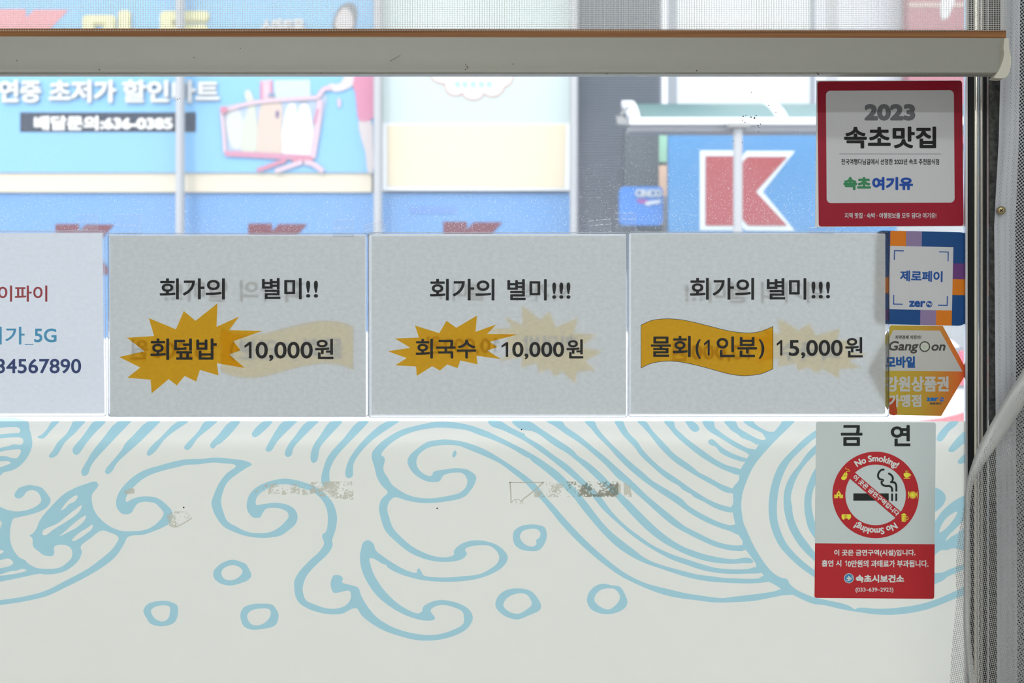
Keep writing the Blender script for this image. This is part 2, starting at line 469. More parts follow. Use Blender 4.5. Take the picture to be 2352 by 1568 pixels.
# printed shopper and trolley
T = tile(480, 170, 5.6)
M_pk = mat('print_pink', (0.391, 0.147, 0.205), .5); M_pk2 = mat('print_pale_pink', (0.430, 0.323, 0.366), .5); M_rose = mat('print_rose', (0.391, 0.171, 0.244), .5)
prk = [0]
def pr(name, pts, m_, k=0, sm=True):
    prk[0] += 1
    return flat(sg, name, smooth_loop(pts, 3) if sm else pts, 7.996 - .0012 * k - .0001 * prk[0], m_)
pr('printed_bag', T((655, 85), (820, 70), (820, 350), (660, 360)), M_pk2, 0, False)
pr('printed_bag', T((655, 110), (690, 95), (695, 350), (655, 360)), M_rose, 1, False)
pr('printed_bag', T((780, 95), (815, 90), (830, 350), (790, 350)), M_rose, 1, False)
pr('printed_bag', T((840, 80), (1300, 75), (1310, 420), (840, 430)), mat('print_mint', (0.361, 0.420, 0.430), .5), 1, False)
pr('printed_trolley', T((130, 410), (500, 365), (1400, 270), (1500, 250), (1520, 330), (1360, 1090), (190, 1040), (150, 560)), mat('print_pale_blue', (0.283, 0.342, 0.449), .5), 1, False)
pr('printed_tub', T((215, 500), (330, 420), (430, 560), (440, 940), (310, 960)), mat('print_ivory', (0.410, 0.410, 0.420), .5), 3)
pr('printed_bottle', T((455, 260), (480, 205), (520, 205), (580, 330), (600, 460), (600, 1000), (420, 1000), (440, 620), (500, 430)), mat('print_celery', (0.391, 0.400, 0.342), .5), 4)
pr('printed_bottle', T((640, 520), (690, 360), (770, 310), (880, 320), (940, 420), (935, 700), (925, 1035), (625, 1035), (620, 800)), mat('print_peach', (0.420, 0.342, 0.293), .5), 5)
pr('printed_bottle', T((770, 245), (850, 245), (850, 290), (760, 290)), mat('print_denim', (0.147, 0.205, 0.293), .5), 5, False)
pr('printed_bottle', T((865, 470), (900, 480), (890, 570), (862, 560)), mat('print_plum', (0.147, 0.107, 0.186), .5), 6)
pr('printed_bottle', T((1000, 450), (1040, 380), (1100, 380), (1130, 500), (1150, 1040), (950, 1040), (960, 600)), M_sw, 4)
pr('printed_bottle', T((1160, 440), (1190, 385), (1260, 385), (1310, 520), (1330, 1030), (1150, 1040), (1140, 600)), M_sw, 5)
pr('printed_bottle', T((1165, 335), (1260, 340), (1255, 375), (1165, 370)), mat('print_greyblue', (0.220, 0.244, 0.283), .5), 6, False)
for w_, pts, mm in ((52, ((195, 470), (420, 400), (700, 350), (1400, 300)), M_pk2), (46, ((160, 460), (190, 760), (205, 1010)), M_pk2), (70, ((210, 1020), (600, 1040), (1340, 1080)), M_rose),
                    (80, ((1430, 330), (1390, 700), (1330, 1080)), M_pk2), (64, ((1070, 1100), (1330, 1090)), M_pk), (54, ((990, 1105), (620, 1240)), M_pk), (60, ((1200, 1130), (850, 1250)), M_pk2),
                    (66, ((1230, 1130), (1340, 1160), (1470, 1250)), M_pk2), (60, ((1400, 300), (1480, 190), (1560, 180)), M_pk2), (40, ((1400, 450), (1360, 640)), M_rose)):
    flat(sg, 'printed_trolley', stroke_loop(T(*pts), w_ / 5.6), 7.983 - .0002 * len(sg.children), mm)
flat(sg, 'printed_trolley', circle(*T((190, 460))[0], 8, 14), 7.962, M_pk)
pr('printed_sleeve', T((1500, 190), (1560, 120), (1660, 130), (1740, 40), (1760, -60), (2000, -60), (1900, 90), (1800, 180), (1640, 230), (1540, 200)), mat('print_blush', (0.430, 0.391, 0.410), .5), 6)
pr('printed_dress', T((1850, 150), (1920, -60), (2110, -60), (2110, 560), (2020, 610), (1930, 590), (1900, 420), (1880, 240)), mat('print_dress', (.42, .155, .235), .5), 7)
pr('printed_leg', T((1930, 600), (2080, 600), (2110, 900), (2100, 1270), (2050, 1270), (2010, 1000), (1950, 800)), mat('print_skin', (0.420, 0.371, 0.371), .5), 6)
pr('printed_leg', T((1660, 310), (1690, 320), (1690, 430), (1660, 420)), M_pk2, 6)
U = tile(560, 0, 6.918)
pr('printed_hair', U((1420, 470), (1440, 260), (1530, 110), (1660, 40), (1770, 90), (1800, 220), (1790, 320), (1740, 470)), mat('print_hair', (0.107, 0.117, 0.137), .5), 3)
pr('printed_face', U((1475, 470), (1470, 280), (1540, 160), (1610, 115), (1680, 160), (1735, 290), (1715, 470)), mat('print_face', (0.430, 0.391, 0.391), .5), 4)

# cream ledge strips and blue storefront below
le = thing('fascia_strip', 'cream fascia strip under the sky blue supermarket sign', 'fascia', H(400, 440))
slab(le, 'board', rect(-420, 397, 853, 441), 8.02, 8.14, mat('fascia_cream', (.50, .445, .355), .5))
sf = thing('storefront', 'royal blue storefront band with dark red letter tops below the fascia', 'storefront', H(600, 1050))
slab(sf, 'panel', rect(-420, 443, 1309, 1060), 8.05, 8.14, mat('storefront_blue', (.095, .22, .43), .4))
M_kred = mat('storefront_red', (0.114, 0.020, 0.031), .5)
for x0, x1, y0 in ((127, 263, 514), (570, 706, 513), (1018, 1154, 509)):
    flat(sf, 'letter', kshape(x0, y0, x1, y0 + 116), 8.045, M_kred)
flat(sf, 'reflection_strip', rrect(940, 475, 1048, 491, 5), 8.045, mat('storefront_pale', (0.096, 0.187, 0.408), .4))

# mint and beige panel
mp = thing('mint_sign', 'pale mint sign with a white cloud emblem above a beige panel', 'sign', H(1093, 436))
slab(mp, 'board', rect(879, -170, 1308, 283), 8.0, 8.14, mat('sign_mint', (0.386, 0.443, 0.437), .4))
slab(mp, 'white_frame', rect(879, 283, 1308, 437), 8.0, 8.14, M_white)
flat(mp, 'beige_panel', [(889, 287), (1300, 285), (1300, 298), (1297, 432), (889, 428)], 7.996, mat('sign_beige', (.53, .46, .34), .5))
lobes = [(1017, 160, 34), (1046, 196, 26), (1087, 202, 30), (1131, 194, 30), (1154, 176, 26), (1087, 150, 68)]
for dr, dy, mm, nm in ((0, 0, mat('cloud_orange', (0.454, 0.295, 0.249), .5), 'cloud_outline'), (-4.5, .01, M_sw, 'cloud')):
    for i, (x, y, r) in enumerate(lobes[:1] if False else lobes):
        pass
def cloud(dr):
    pts = []
    for k in range(160):
        a = 2 * math.pi * k / 160; dx, dy = math.cos(a), math.sin(a); best = 0
        for x, y, r in lobes:
            ox, oy = x - 1087, y - 165; b = dx * ox + dy * oy; d = b * b - (ox * ox + oy * oy - (r + dr) ** 2)
            if d > 0: best = max(best, b + math.sqrt(d))
        pts.append((1087 + dx * best, 165 + dy * best))
    return pts
flat(mp, 'cloud_outline', cloud(0), 7.996, MATS['cloud_orange'])
flat(mp, 'cloud', cloud(-4), 7.990, M_sw)
for i, x in enumerate((1051, 1068, 1087, 1106, 1124)):
    flat(mp, 'cloud_emblem', smooth_loop([(x - 6, 189), (x + 2, 187), (x + 6, 192), (x + 4, 199), (x - 3, 200)], 3), 7.986, cm('emblem_blue', (150, 205, 250), .85))

# posts
for x, w, lab in ((414, 19, 'white metal post crossing the sky blue sign and its dark phone panel'), (868, 20, 'white metal post between the sky blue sign and the mint sign'), (1318, 19, 'white metal post between the beige panel and the grey shutter')):
    t = thing('metal_post', lab, 'post', H(x, 1115, y=7.86), 'white posts in front of the shops')
    x_, y_, _ = H(x, 0, y=7.86); r = w * .00025 * 7.86
    V = []; F = []
    for i in range(16):
        a = 2 * math.pi * i / 16
        V += [(x_ + r * math.cos(a), y_ + .06 * math.sin(a), z) for z in (.12, 5.0)]
        F.append((2 * i, (2 * i + 2) % 32, (2 * i + 3) % 32, 2 * i + 1))
    mesh('shaft', V, F, M_offw, t, True)
    box(t, 'base_plate', x_ - .12, x_ + .12, y_ - .09, y_ + .09, .12, .14, M_mull)

# big letter sign
ks = thing('letter_sign', 'blue sign with a large red letter outlined in white under the green canopy', 'sign', H(1700, 700, y=7.6))
slab(ks, 'board', rect(1536, 296, 2060, 700), 7.6, 7.68, mat('sign_blue', (.055, .195, .40), .4))
T = tile(1300, 0, 2.904)
flat(ks, 'letter_outline', T((893, 1003), (1165, 1003), (1165, 1062), (1200, 1006), (1528, 1006), (1312, 1278), (1528, 1540), (1195, 1537), (1165, 1495), (1165, 1535), (893, 1535)), 7.595, mat('sign_pale', (.55, .60, .615), .5))
flat(ks, 'letter', T(*BIGK), 7.588, mat('sign_red', (0.295, 0.043, 0.048), .5))

for px_ in (1570, 1990):
    box(ks, 'leg', P(px_, 0, 7.68)[0], P(px_ + 16, 0, 7.68)[0], 7.68, 7.75, .12, P(0, 330, 7.68)[2], M_mull)
# small blue sign
cs = thing('projecting_sign', 'small rounded blue sign with white lettering in front of the dark doorway', 'sign', H(1473, 517, y=7.7))
slab(cs, 'board', rrect(1423, 428, 1523, 517, 11), 7.7, 7.8, mat('sign_azure', (0.034, 0.153, 0.443), .4))
box(cs, 'pole', P(1468, 0, 7.8)[0], P(1480, 0, 7.8)[0], 7.8, 7.85, .12, P(0, 462, 7.8)[2], MATS['doorway_dark'])
text(cs, 'lettering', 'CINCO', (1459, 434, 1520, 453), 7.695, mat('sign_lettering', (0.397, 0.432, 0.482), .5), 1.4)
flat(cs, 'swoosh', smooth_loop(T((470, 1332), (535, 1330), (560, 1345), (510, 1358), (485, 1350)), 3), 7.695, mat('sign_magenta', (0.227, 0.057, 0.255), .5))
flat(cs, 'swoosh', smooth_loop(T((525, 1352), (580, 1338), (632, 1335), (628, 1352), (575, 1362), (540, 1372)), 3), 7.690, MATS['sign_lettering'])
box(cs, 'bracket', P(1524, 0, 7.7)[0], P(1531, 0, 7.7)[0], 7.73, 7.77, P(0, 480, 7.7)[2], P(0, 470, 7.7)[2], M_mull)

# bus shelter canopy
YS = 6.2
sh = thing('shelter_canopy', 'green barrel roof of a white street shelter standing on one post', 'shelter', P(1689, 1200, YS))
x0 = P(1450, 0, YS)[0]; x1 = P(2330, 0, YS)[0]
zt = P(0, 238, YS)[2]; zb = P(0, 277, YS)[2]
prof = [(YS - .02 + .5 * (k / 10) ** 1.2, P(0, 277 - 39 * math.sin(math.pi / 2 * k / 10), YS - .02 + .5 * (k / 10) ** 1.2)[2]) for k in range(11)]
def arch(name, xa, xb, dz, m_, th=.03):
    V = []; F = []; n = len(prof)
    for x in (xa, xb):
        for y, z in prof: V.append((x, y, z + dz))
        for y, z in prof: V.append((x, y + .01, z + dz - th))
    for i in range(n - 1):
        F += [(i, i + 1, 2 * n + i + 1, 2 * n + i), (n + i, 3 * n + i, 3 * n + i + 1, n + i + 1), (i, n + i, n + i + 1, i + 1), (2 * n + i, 2 * n + i + 1, 3 * n + i + 1, 3 * n + i)]
    return mesh(name, V, F, m_, sh, True)
arch('roof_sheet', x0, x1, 0, mat('canopy_green', (.09, .17, .17), .35))
for xc in (1457, 1796, 2140): arch('rib', P(xc - 13, 0, YS)[0], P(xc + 13, 0, YS)[0], .025, M_white, .06)
box(sh, 'front_beam', x0 - .02, x1, YS - .08, YS, P(0, 290, YS)[2], P(0, 275, YS)[2], M_white)
box(sh, 'shaded_beam', x0 - .02, x1, YS - .03, YS + .12, P(0, 303, YS)[2], P(0, 289.5, YS)[2], mat('shaded_beam_grey', (0.227, 0.227, 0.244), .5))  # beam in shadow under the roof, its shade put into the grey
for pts in ([(1419, 265), (1444, 240), (1446, 247), (1423, 268)], [(1417, 264), (1424, 262), (1450, 281), (1450, 288), (1419, 284)]):
    slab(sh, 'end_bracket', pts, YS - .05, YS, mat('bracket_grey', (0.227, 0.227, 0.227), .5))
px_, py_, _ = P(1689, 0, YS + .02); r = 10.5 * .0005 * (DC + YS) / DC
V = []; F = []
for i in range(18):
    a = 2 * math.pi * i / 18
    V += [(px_ + r * math.cos(a), YS - .06 + r * math.sin(a) * .9, z) for z in (0, P(0, 300, YS)[2])]
    F.append((2 * i, (2 * i + 2) % 36, (2 * i + 3) % 36, 2 * i + 1))
mesh('post', V, F, M_offw, sh, True)
box(sh, 'cap_plate', P(1665, 0, YS)[0], P(1712, 0, YS)[0], YS - .14, YS + .1, P(0, 299, YS)[2], P(0, 291, YS)[2], mat('cap_grey', (0.284, 0.278, 0.267), .5))

# red sign at upper right
rs = thing('red_sign', 'dull red sign with a white letter stroke at the upper right of the shops', 'sign', H(2200, 240))
slab(rs, 'board', rect(2087, -170, 2420, 330), 7.9, 8.04, mat('sign_brick', (0.284, 0.114, 0.136), .5))
flat(rs, 'letter', [(2168, -120), (2240, -120), (2178, 40), (2164, 46), (2160, 30)], 7.894, M_sw)
flat(rs, 'stripe', rect(2087, 6, 2420, 16), 7.896, mat('sign_tan', (0.397, 0.295, 0.273), .5))

# white van parked outside, rear to the right
vn = thing('van', 'white panel van parked close outside behind the paper sheets', 'van', (1.0, 3.4, 0))
Vy0, Vy1 = 2.55, 4.3
vx0, vx1 = -2.7, 1.73
prof = [(vx0, .3), (vx0, .8), (vx0 + .25, .92), (vx0 + .95, 1.32), (vx0 + 1.3, 1.385), (vx1 - .12, 1.385), (vx1 - .02, 1.32), (vx1, .9), (vx1 - .02, .3)]
def extr(parent, name, pts, y0, y1, m_, inset=.0):
    n = len(pts); V = [(x, y0, z) for x, z in pts] + [(x, y1, z) for x, z in pts]
    F = [tuple(range(n)), tuple(range(2 * n - 1, n - 1, -1))] + [(i, n + i, n + (i + 1) % n, (i + 1) % n) for i in range(n)]
    return mesh(name, V, F, m_, parent)
bo = extr(vn, 'body', prof, Vy0, Vy1, mat('van_paint', (.82, .83, .85), .25))
bv = bo.modifiers.new('bevel', 'BEVEL'); bv.width = .07; bv.segments = 3
M_vg = mat('van_glass', (.03, .035, .04), .1)
for a, b in ((-2.5, -2.0),): extr(vn, 'side_window', [(a, 1.02), (a + (.2 if a < 0 else 0), 1.29), (b, 1.29), (b, 1.02)], Vy0 - .012, Vy0 + .05, M_vg)
extr(vn, 'tail_light', [(1.655, 1.19), (1.655, 1.315), (1.71, 1.315), (1.715, 1.19)], Vy0 - .015, Vy0 + .1, mat('tail_light', (.75, .10, .16), .3))
extr(vn, 'tail_trim', [(1.64, 1.175), (1.64, 1.33), (1.705, 1.33), (1.71, 1.175)], Vy0 - .008, Vy0 + .08, mat('trim_grey', (.22, .23, .25), .5))
extr(vn, 'red_stripe', [(1.50, 1.055), (1.6, 1.068), (1.715, 1.098), (1.72, 1.06), (1.6, 1.03)], Vy0 - .008, Vy0 + .05, mat('van_red', (.5, .14, .16), .4))
extr(vn, 'bumper', [(1.4, .28), (1.4, .45), (1.8, .45), (1.8, .28)], Vy0 + .02, Vy1 - .02, mat('trim_grey', (.2, .2, .2)))
extr(vn, 'door_handle', [(.75, .9), (.75, .94), (.9, .94), (.9, .9)], Vy0 - .03, Vy0 + .02, MATS['trim_grey'])
for wx in (-1.9, .95):
    for wy in (Vy0 - .02, Vy1 - .18):
        ring_ = [(wx + .33 * math.cos(2 * math.pi * k / 28), .33 + .33 * math.sin(2 * math.pi * k / 28)) for k in range(28)]
        w = extr(vn, 'wheel', ring_, wy, wy + .2, mat('tyre', (.02, .02, .02), .8))
        hub = [(wx + .19 * math.cos(2 * math.pi * k / 20), .33 + .19 * math.sin(2 * math.pi * k / 20)) for k in range(20)]
        WLOC[w] = WLOC[vn]; extr(w, 'hubcap', hub, wy - .01, wy + .21, mat('hub', (.5, .5, .52), .3, 1))

# ------------------------------------------------------------------ wave film on the lower pane
M_film = sheet_mat('film_white', (.955, .94, .87), .70, .012, (4, 4, 4))
M_blue = ink_mat('film_blue', (.55, .82, .95))
fm = thing('window_film', 'off-white window film printed with light blue waves and bubbles', 'window film', (-.2, -.001, .82))
flat(fm, 'film_sheet', rect(-1400, 967, 2219, 1840), -.0010, M_film)
# unseen milky board, added to grade the light coming through the film
bd = thing('backlight_board', 'milky plastic board added outside to grade the light behind the wave film', 'board', (-.3, .035, .78))
slab(bd, 'panel', rect(-1400, 979, 2222, 1790), .024, .0245, sheet_mat('board_milky', (.98, .98, .96), .88))
box(bd, 'batten', P(-1400, 0, .024)[0], .53, .0246, .04, .80, .84, M_alu)

A = tile(0, 940, 3.2667); B = tile(400, 940, 3.2667); C_ = tile(640, 1080, 3.2667); D = tile(820, 940, 3.2667); E_ = tile(1300, 940, 3.2667)
F_ = tile(1850, 940, 2.496); G = tile(1580, 960, 6.533); H_ = tile(1580, 1160, 6.533); I = tile(1300, 960, 6.533); J = tile(1300, 1140, 6.533); K = tile(1120, 960, 6.533)
L_ = tile(0, 1150, 2.735); R_ = tile(2120, 960, 3.564)

main = A((1890, 412), (1850, 388), (1750, 372), (1620, 361), (1520, 370), (1400, 374), (1300, 392), (1200, 420), (1080, 457), (1000, 505), (940, 560), (900, 610), (875, 670), (873, 725), (895, 765), (920, 783), (960, 786), (988, 772),
         (1010, 735), (1035, 705), (1075, 693), (1110, 693), (1160, 702), (1185, 722), (1227, 772), (1226, 790), (1205, 825), (1150, 875), (1080, 905), (980, 914), (920, 912), (840, 885), (780, 845), (720, 780), (695, 720), (690, 640),
         (715, 605), (738, 570), (720, 541), (640, 560), (560, 590), (480, 635), (400, 710), (300, 830), (270, 900), (240, 935), (222, 945), (243, 965), (248, 1025), (290, 1065), (330, 1093), (370, 1100), (395, 1097), (407, 1075), (404, 1040),
         (415, 1022), (460, 1015), (500, 1020), (530, 1040), (543, 1070), (535, 1115), (490, 1160), (440, 1188), (350, 1196), (270, 1187), (205, 1150), (190, 1132), (145, 1110), (105, 1060), (80, 1000), (74, 930), (82, 870), (98, 822),
         (140, 808), (240, 785), (320, 755), (360, 725), (380, 680), (340, 615), (310, 585), (260, 572), (225, 566), (180, 575), (140, 592), (108, 640), (118, 662), (150, 667), (175, 650), (200, 617), (235, 605), (270, 612), (300, 645),
         (308, 690), (280, 720), (220, 750), (130, 765), (60, 755), (0, 730), (-60, 705), (-62, 1000), (-60, 1302), (0, 1292), (150, 1262), (300, 1232), (340, 1238), (465, 1222), (540, 1180), (590, 1130), (614, 1070), (605, 1028),
         (680, 965), (762, 908), (830, 925), (875, 945), (890, 965), (870, 1010), (830, 1060), (760, 1120), (650, 1200), (500, 1280), (340, 1360), (180, 1403), (0, 1430), (-60, 1437), (-60, 1473), (0, 1467), (180, 1440), (350, 1400),
         (500, 1330), (640, 1260), (780, 1175), (870, 1100), (930, 1010), (962, 955), (1080, 938), (1160, 910), (1230, 880), (1278, 845), (1290, 763), (1250, 715), (1205, 678), (1160, 658), (1090, 652), (1040, 657), (985, 675), (952, 694),
         (942, 682), (960, 630), (1000, 585), (1060, 530), (1130, 490), (1220, 460), (1340, 430), (1400, 415), (1480, 412), (1600, 398), (1680, 405), (1755, 412), (1770, 427), (1700, 480), (1640, 560), (1605, 640), (1586, 700), (1600, 760),
         (1630, 820), (1680, 880), (1760, 920), (1850, 950))
main += B((653, 963), (720, 960), (800, 945), (860, 905), (913, 855), (926, 800), (905, 750), (850, 715), (770, 700), (700, 705), (640, 715), (618, 717), (612, 700), (620, 660), (660, 618), (740, 575), (830, 560), (960, 590), (1050, 625),
          (1110, 680), (1145, 750), (1153, 830), (1140, 915), (1115, 935), (1110, 955), (1125, 1005), (1090, 1065), (1020, 1130), (940, 1215), (902, 1285), (900, 1320), (908, 1390), (930, 1440), (970, 1475), (1060, 1515), (1170, 1536),
          (1265, 1530), (1330, 1497), (1370, 1492))
main += C_((625, 1090), (700, 1150), (800, 1205), (900, 1240), (1020, 1270), (1120, 1277), (1230, 1265), (1330, 1235), (1410, 1190), (1450, 1135), (1456, 1095), (1430, 1045), (1370, 1005), (1290, 980), (1215, 972), (1150, 985), (1083, 1025),
           (1078, 1055), (1045, 1072), (960, 1040), (860, 970), (770, 870), (715, 780), (690, 710), (682, 660), (710, 660), (775, 698), (808, 710), (815, 725), (900, 772), (1000, 805), (1100, 825), (1260, 836), (1400, 828), (1520, 805),
           (1620, 765), (1690, 715), (1720, 655), (1695, 605), (1640, 560), (1560, 532), (1480, 524), (1410, 535), (1350, 565), (1315, 605), (1315, 632), (1280, 648), (1200, 650), (1110, 625), (1010, 575), (930, 510), (862, 437),
           (830, 355), (815, 290), (830, 235), (860, 205), (890, 203), (960, 225), (1040, 240), (1120, 245), (1240, 235), (1390, 200), (1440, 150), (1475, 90))
main += D((892, 499), (835, 455), (800, 445), (740, 440), (660, 450), (575, 468), (565, 490), (545, 500), (490, 475), (455, 435), (445, 395), (460, 345), (510, 300), (560, 280), (640, 268), (760, 272), (860, 310), (980, 360))
main += K((200, 690), (400, 840), (550, 960), (700, 1115), (800, 1220), (1000, 1460), (1085, 1568))
main += J((150, 650), (300, 790), (500, 960), (800, 1180), (1000, 1285), (1250, 1395), (1500, 1480), (1750, 1530), (1960, 1555))
main += H_((400, 1457), (700, 1453), (1000, 1432), (1300, 1375), (1450, 1347), (1560, 1340), (1500, 1300), (1396, 1262), (1300, 1290), (1000, 1335), (700, 1370), (520, 1392), (400, 1383), (200, 1355), (0, 1325))
main += J((1500, 1380), (1200, 1300), (900, 1155), (600, 930), (300, 660), (0, 345))
main += K((1000, 1320), (880, 1190), (740, 1010), (620, 900), (520, 825), (400, 740), (200, 610), (0, 490))
main += D((900, 275), (800, 243), (670, 225), (600, 230), (530, 243), (450, 295), (395, 345), (378, 390), (390, 430), (430, 485), (500, 530), (555, 545), (620, 537), (640, 505), (660, 488), (740, 473), (790, 478), (815, 500), (828, 540),
          (815, 585), (770, 625), (700, 645), (555, 667), (450, 660), (370, 635), (310, 600), (260, 560), (230, 510), (200, 460), (198, 430), (208, 385), (205, 360), (182, 340), (210, 295), (260, 250), (330, 205), (430, 165), (540, 143),
          (620, 136), (820, 155), (900, 185))
main += K((0, 295), (150, 355), (350, 450), (600, 595), (625, 600), (660, 640), (800, 745), (1000, 910), (1200, 1100), (1300, 1200), (1380, 1310), (1590, 1568))
main += J((600, 600), (800, 780), (1000, 910), (1200, 1005), (1450, 1090), (1750, 1190))
main += H_((130, 1110), (300, 1140), (500, 1158), (900, 1172), (1080, 1165), (1215, 1148), (1300, 1150), (1250, 1110), (1140, 1058), (1060, 1095), (900, 1103), (700, 1097), (520, 1088), (350, 1065), (150, 1040), (0, 1003))
main += J((1600, 1075), (1400, 1015), (1200, 930), (990, 775), (750, 590), (600, 450), (450, 270), (330, 110), (240, 0))
main += K((1300, 1040), (1200, 940), (1050, 800), (800, 620), (600, 500), (300, 345), (0, 200))
main += D((900, 135), (870, 125), (760, 100), (600, 92), (520, 105), (430, 125), (330, 155), (230, 210), (160, 265), (115, 320), (110, 345), (112, 370), (130, 430), (150, 510), (185, 570), (230, 622), (185, 670), (165, 740), (175, 800), (210, 905),
          (290, 990), (400, 1075), (520, 1125), (630, 1143), (740, 1137), (800, 1115), (825, 1080), (810, 1050), (850, 1028), (930, 1018), (1000, 1025), (1050, 1065), (1067, 1105), (1055, 1150), (1000, 1195), (920, 1235), (800, 1250),
          (660, 1260), (500, 1245), (485, 1220), (465, 1193), (452, 1200), (447, 1225), (380, 1210), (300, 1170), (200, 1105), (140, 1055), (125, 1010), (85, 980), (45, 1000), (30, 1050), (22, 1090))
main += C_((610, 650), (615, 710), (640, 790), (720, 920), (820, 1010), (940, 1080), (1040, 1115), (1110, 1127), (1165, 1120), (1173, 1105), (1140, 1055), (1150, 1035), (1200, 1012), (1250, 1010), (1310, 1025), (1378, 1058), (1390, 1100),
           (1385, 1150), (1310, 1195), (1220, 1225), (1130, 1235), (1000, 1220), (880, 1185), (790, 1140), (720, 1085), (660, 1010), (620, 940), (597, 880), (540, 860), (475, 838), (483, 812), (465, 790), (430, 785), (410, 790), (390, 850),
           (410, 915), (440, 917), (530, 902), (543, 930), (530, 985), (490, 1020), (440, 1035), (400, 1038), (340, 1030), (270, 1005), (205, 973), (182, 910), (182, 870), (210, 790), (280, 710), (370, 625), (403, 570), (405, 545), (400, 528),
           (425, 450), (438, 370))
main += B((1218, 780), (1190, 700), (1130, 630), (1060, 580), (980, 548), (900, 527), (810, 520), (700, 545), (610, 590), (560, 650), (545, 740), (570, 790), (600, 812), (645, 808), (665, 775), (690, 745), (750, 737), (800, 745), (850, 770),
          (858, 805), (835, 840), (780, 890), (720, 920), (640, 928), (550, 918), (460, 875), (400, 838), (370, 770), (352, 700), (360, 640), (385, 570), (415, 530), (480, 480), (540, 440))
slots = [A((457, 758), (480, 720), (520, 675), (575, 643), (583, 655), (560, 690), (515, 712), (490, 740)),
         A((318, 930), (325, 905), (350, 890), (430, 855), (500, 800), (570, 745), (612, 718), (608, 745), (570, 790), (500, 840), (410, 895), (345, 942), (325, 943)),
         A((442, 952), (480, 920), (560, 850), (620, 805), (647, 795), (635, 830), (590, 875), (540, 905)),
         A((540, 983), (560, 955), (610, 915), (660, 885), (695, 863), (690, 895), (650, 930), (600, 965), (555, 987)),
         A((-20, 835), (0, 833), (14, 850), (5, 880), (-5, 900), (-40, 920)), A((-40, 1052), (0, 1052), (28, 1065), (0, 1085), (-40, 1095)),
         A((-40, 1130), (0, 1130), (65, 1118), (100, 1150), (80, 1170), (0, 1192), (-40, 1200)),
         A((-40, 1238), (0, 1237), (80, 1213), (120, 1210), (170, 1195), (200, 1207), (150, 1225), (60, 1240), (0, 1247), (-40, 1250))]
shell = A((-60, 90), (208, 90), (222, 150), (233, 185), (242, 260), (228, 315), (190, 380), (140, 430), (80, 460), (28, 472), (0, 497), (-60, 530))
shell_slots = [A((-40, 140), (0, 138), (70, 132), (135, 135), (150, 150), (148, 172), (100, 178), (0, 187), (-40, 190)), A((-40, 222), (0, 217), (100, 210), (160, 213), (174, 228), (172, 252), (155, 265), (105, 262), (60, 275), (0, 288), (-40, 295)),
               A((-40, 322), (0, 317), (60, 306), (120, 299), (150, 300), (157, 315), (140, 352), (125, 366), (95, 365), (50, 352), (0, 350), (-40, 352)), A((-40, 390), (0, 389), (62, 388), (80, 402), (40, 420), (0, 434), (-40, 440))]
WAVES = []
def wave(*loops, n=4): WAVES.append([smooth_loop(l, n) for l in loops])
wave(main, *slots)
wave(shell, *shell_slots)
# short dashes above the waves
for pts in (A((425, 90), (385, 120), (360, 150), (310, 195), (280, 207), (300, 217), (330, 215), (375, 165), (460, 90)) if False else A((390, 90), (355, 145), (310, 190), (280, 205), (298, 217), (330, 215), (380, 160), (430, 108), (445, 90)),
            A((550, 90), (535, 120), (500, 180), (430, 250), (395, 310), (367, 345), (372, 360), (392, 362), (430, 340), (455, 300), (490, 245), (560, 180), (605, 130), (640, 90)),
            A((705, 90), (650, 160), (605, 220), (545, 295), (547, 320), (560, 338), (585, 338), (640, 265), (700, 190), (790, 98), (795, 90)),
            A((885, 90), (770, 220), (690, 320), (655, 380), (612, 455), (610, 478), (622, 497), (642, 497), (662, 480), (680, 430), (720, 370), (780, 305), (860, 220), (975, 100), (985, 90)),
            A((1110, 90), (1000, 195), (940, 255), (915, 300), (850, 380), (787, 462), (803, 486), (840, 465), (875, 405), (930, 350), (1010, 280), (1090, 205), (1195, 100), (1205, 90)),
            A((1335, 90), (1200, 215), (1150, 260), (1102, 322), (1105, 343), (1120, 347), (1170, 310), (1230, 230), (1300, 170), (1400, 102), (1415, 90)),
            A((1540, 90), (1490, 160), (1450, 205), (1382, 280), (1388, 298), (1408, 304), (1430, 290), (1480, 220), (1550, 160), (1610, 110), (1630, 90)),
            A((1730, 90), (1640, 190), (1577, 262), (1582, 285), (1600, 293), (1630, 265), (1650, 257), (1720, 195), (1795, 105), (1805, 90)),
            B((670, 90), (585, 175), (585, 195), (598, 208), (615, 207), (670, 165), (730, 105), (740, 90)),
            B((820, 90), (750, 180), (710, 250), (686, 305), (700, 316), (728, 311), (770, 245), (830, 180), (905, 108), (925, 90)),
            B((1000, 90), (910, 195), (860, 260), (829, 330), (840, 352), (858, 356), (882, 340), (895, 290), (970, 205), (1065, 110), (1085, 90)),
            B((1175, 90), (1100, 190), (1050, 260), (1027, 325), (1025, 380), (1043, 401), (1072, 385), (1082, 345), (1095, 285), (1160, 205), (1250, 108), (1262, 90)),
            B((1385, 90), (1270, 220), (1155, 350), (1120, 440), (1103, 520), (1112, 568), (1135, 577), (1162, 565), (1168, 540), (1164, 490), (1172, 440), (1220, 350), (1340, 220), (1445, 110), (1460, 90)),
            B((1595, 90), (1430, 220), (1320, 360), (1290, 440), (1284, 492), (1303, 515), (1335, 505), (1342, 480), (1345, 410), (1400, 320), (1500, 220), (1660, 110), (1690, 90))):
    wave(pts, n=3)
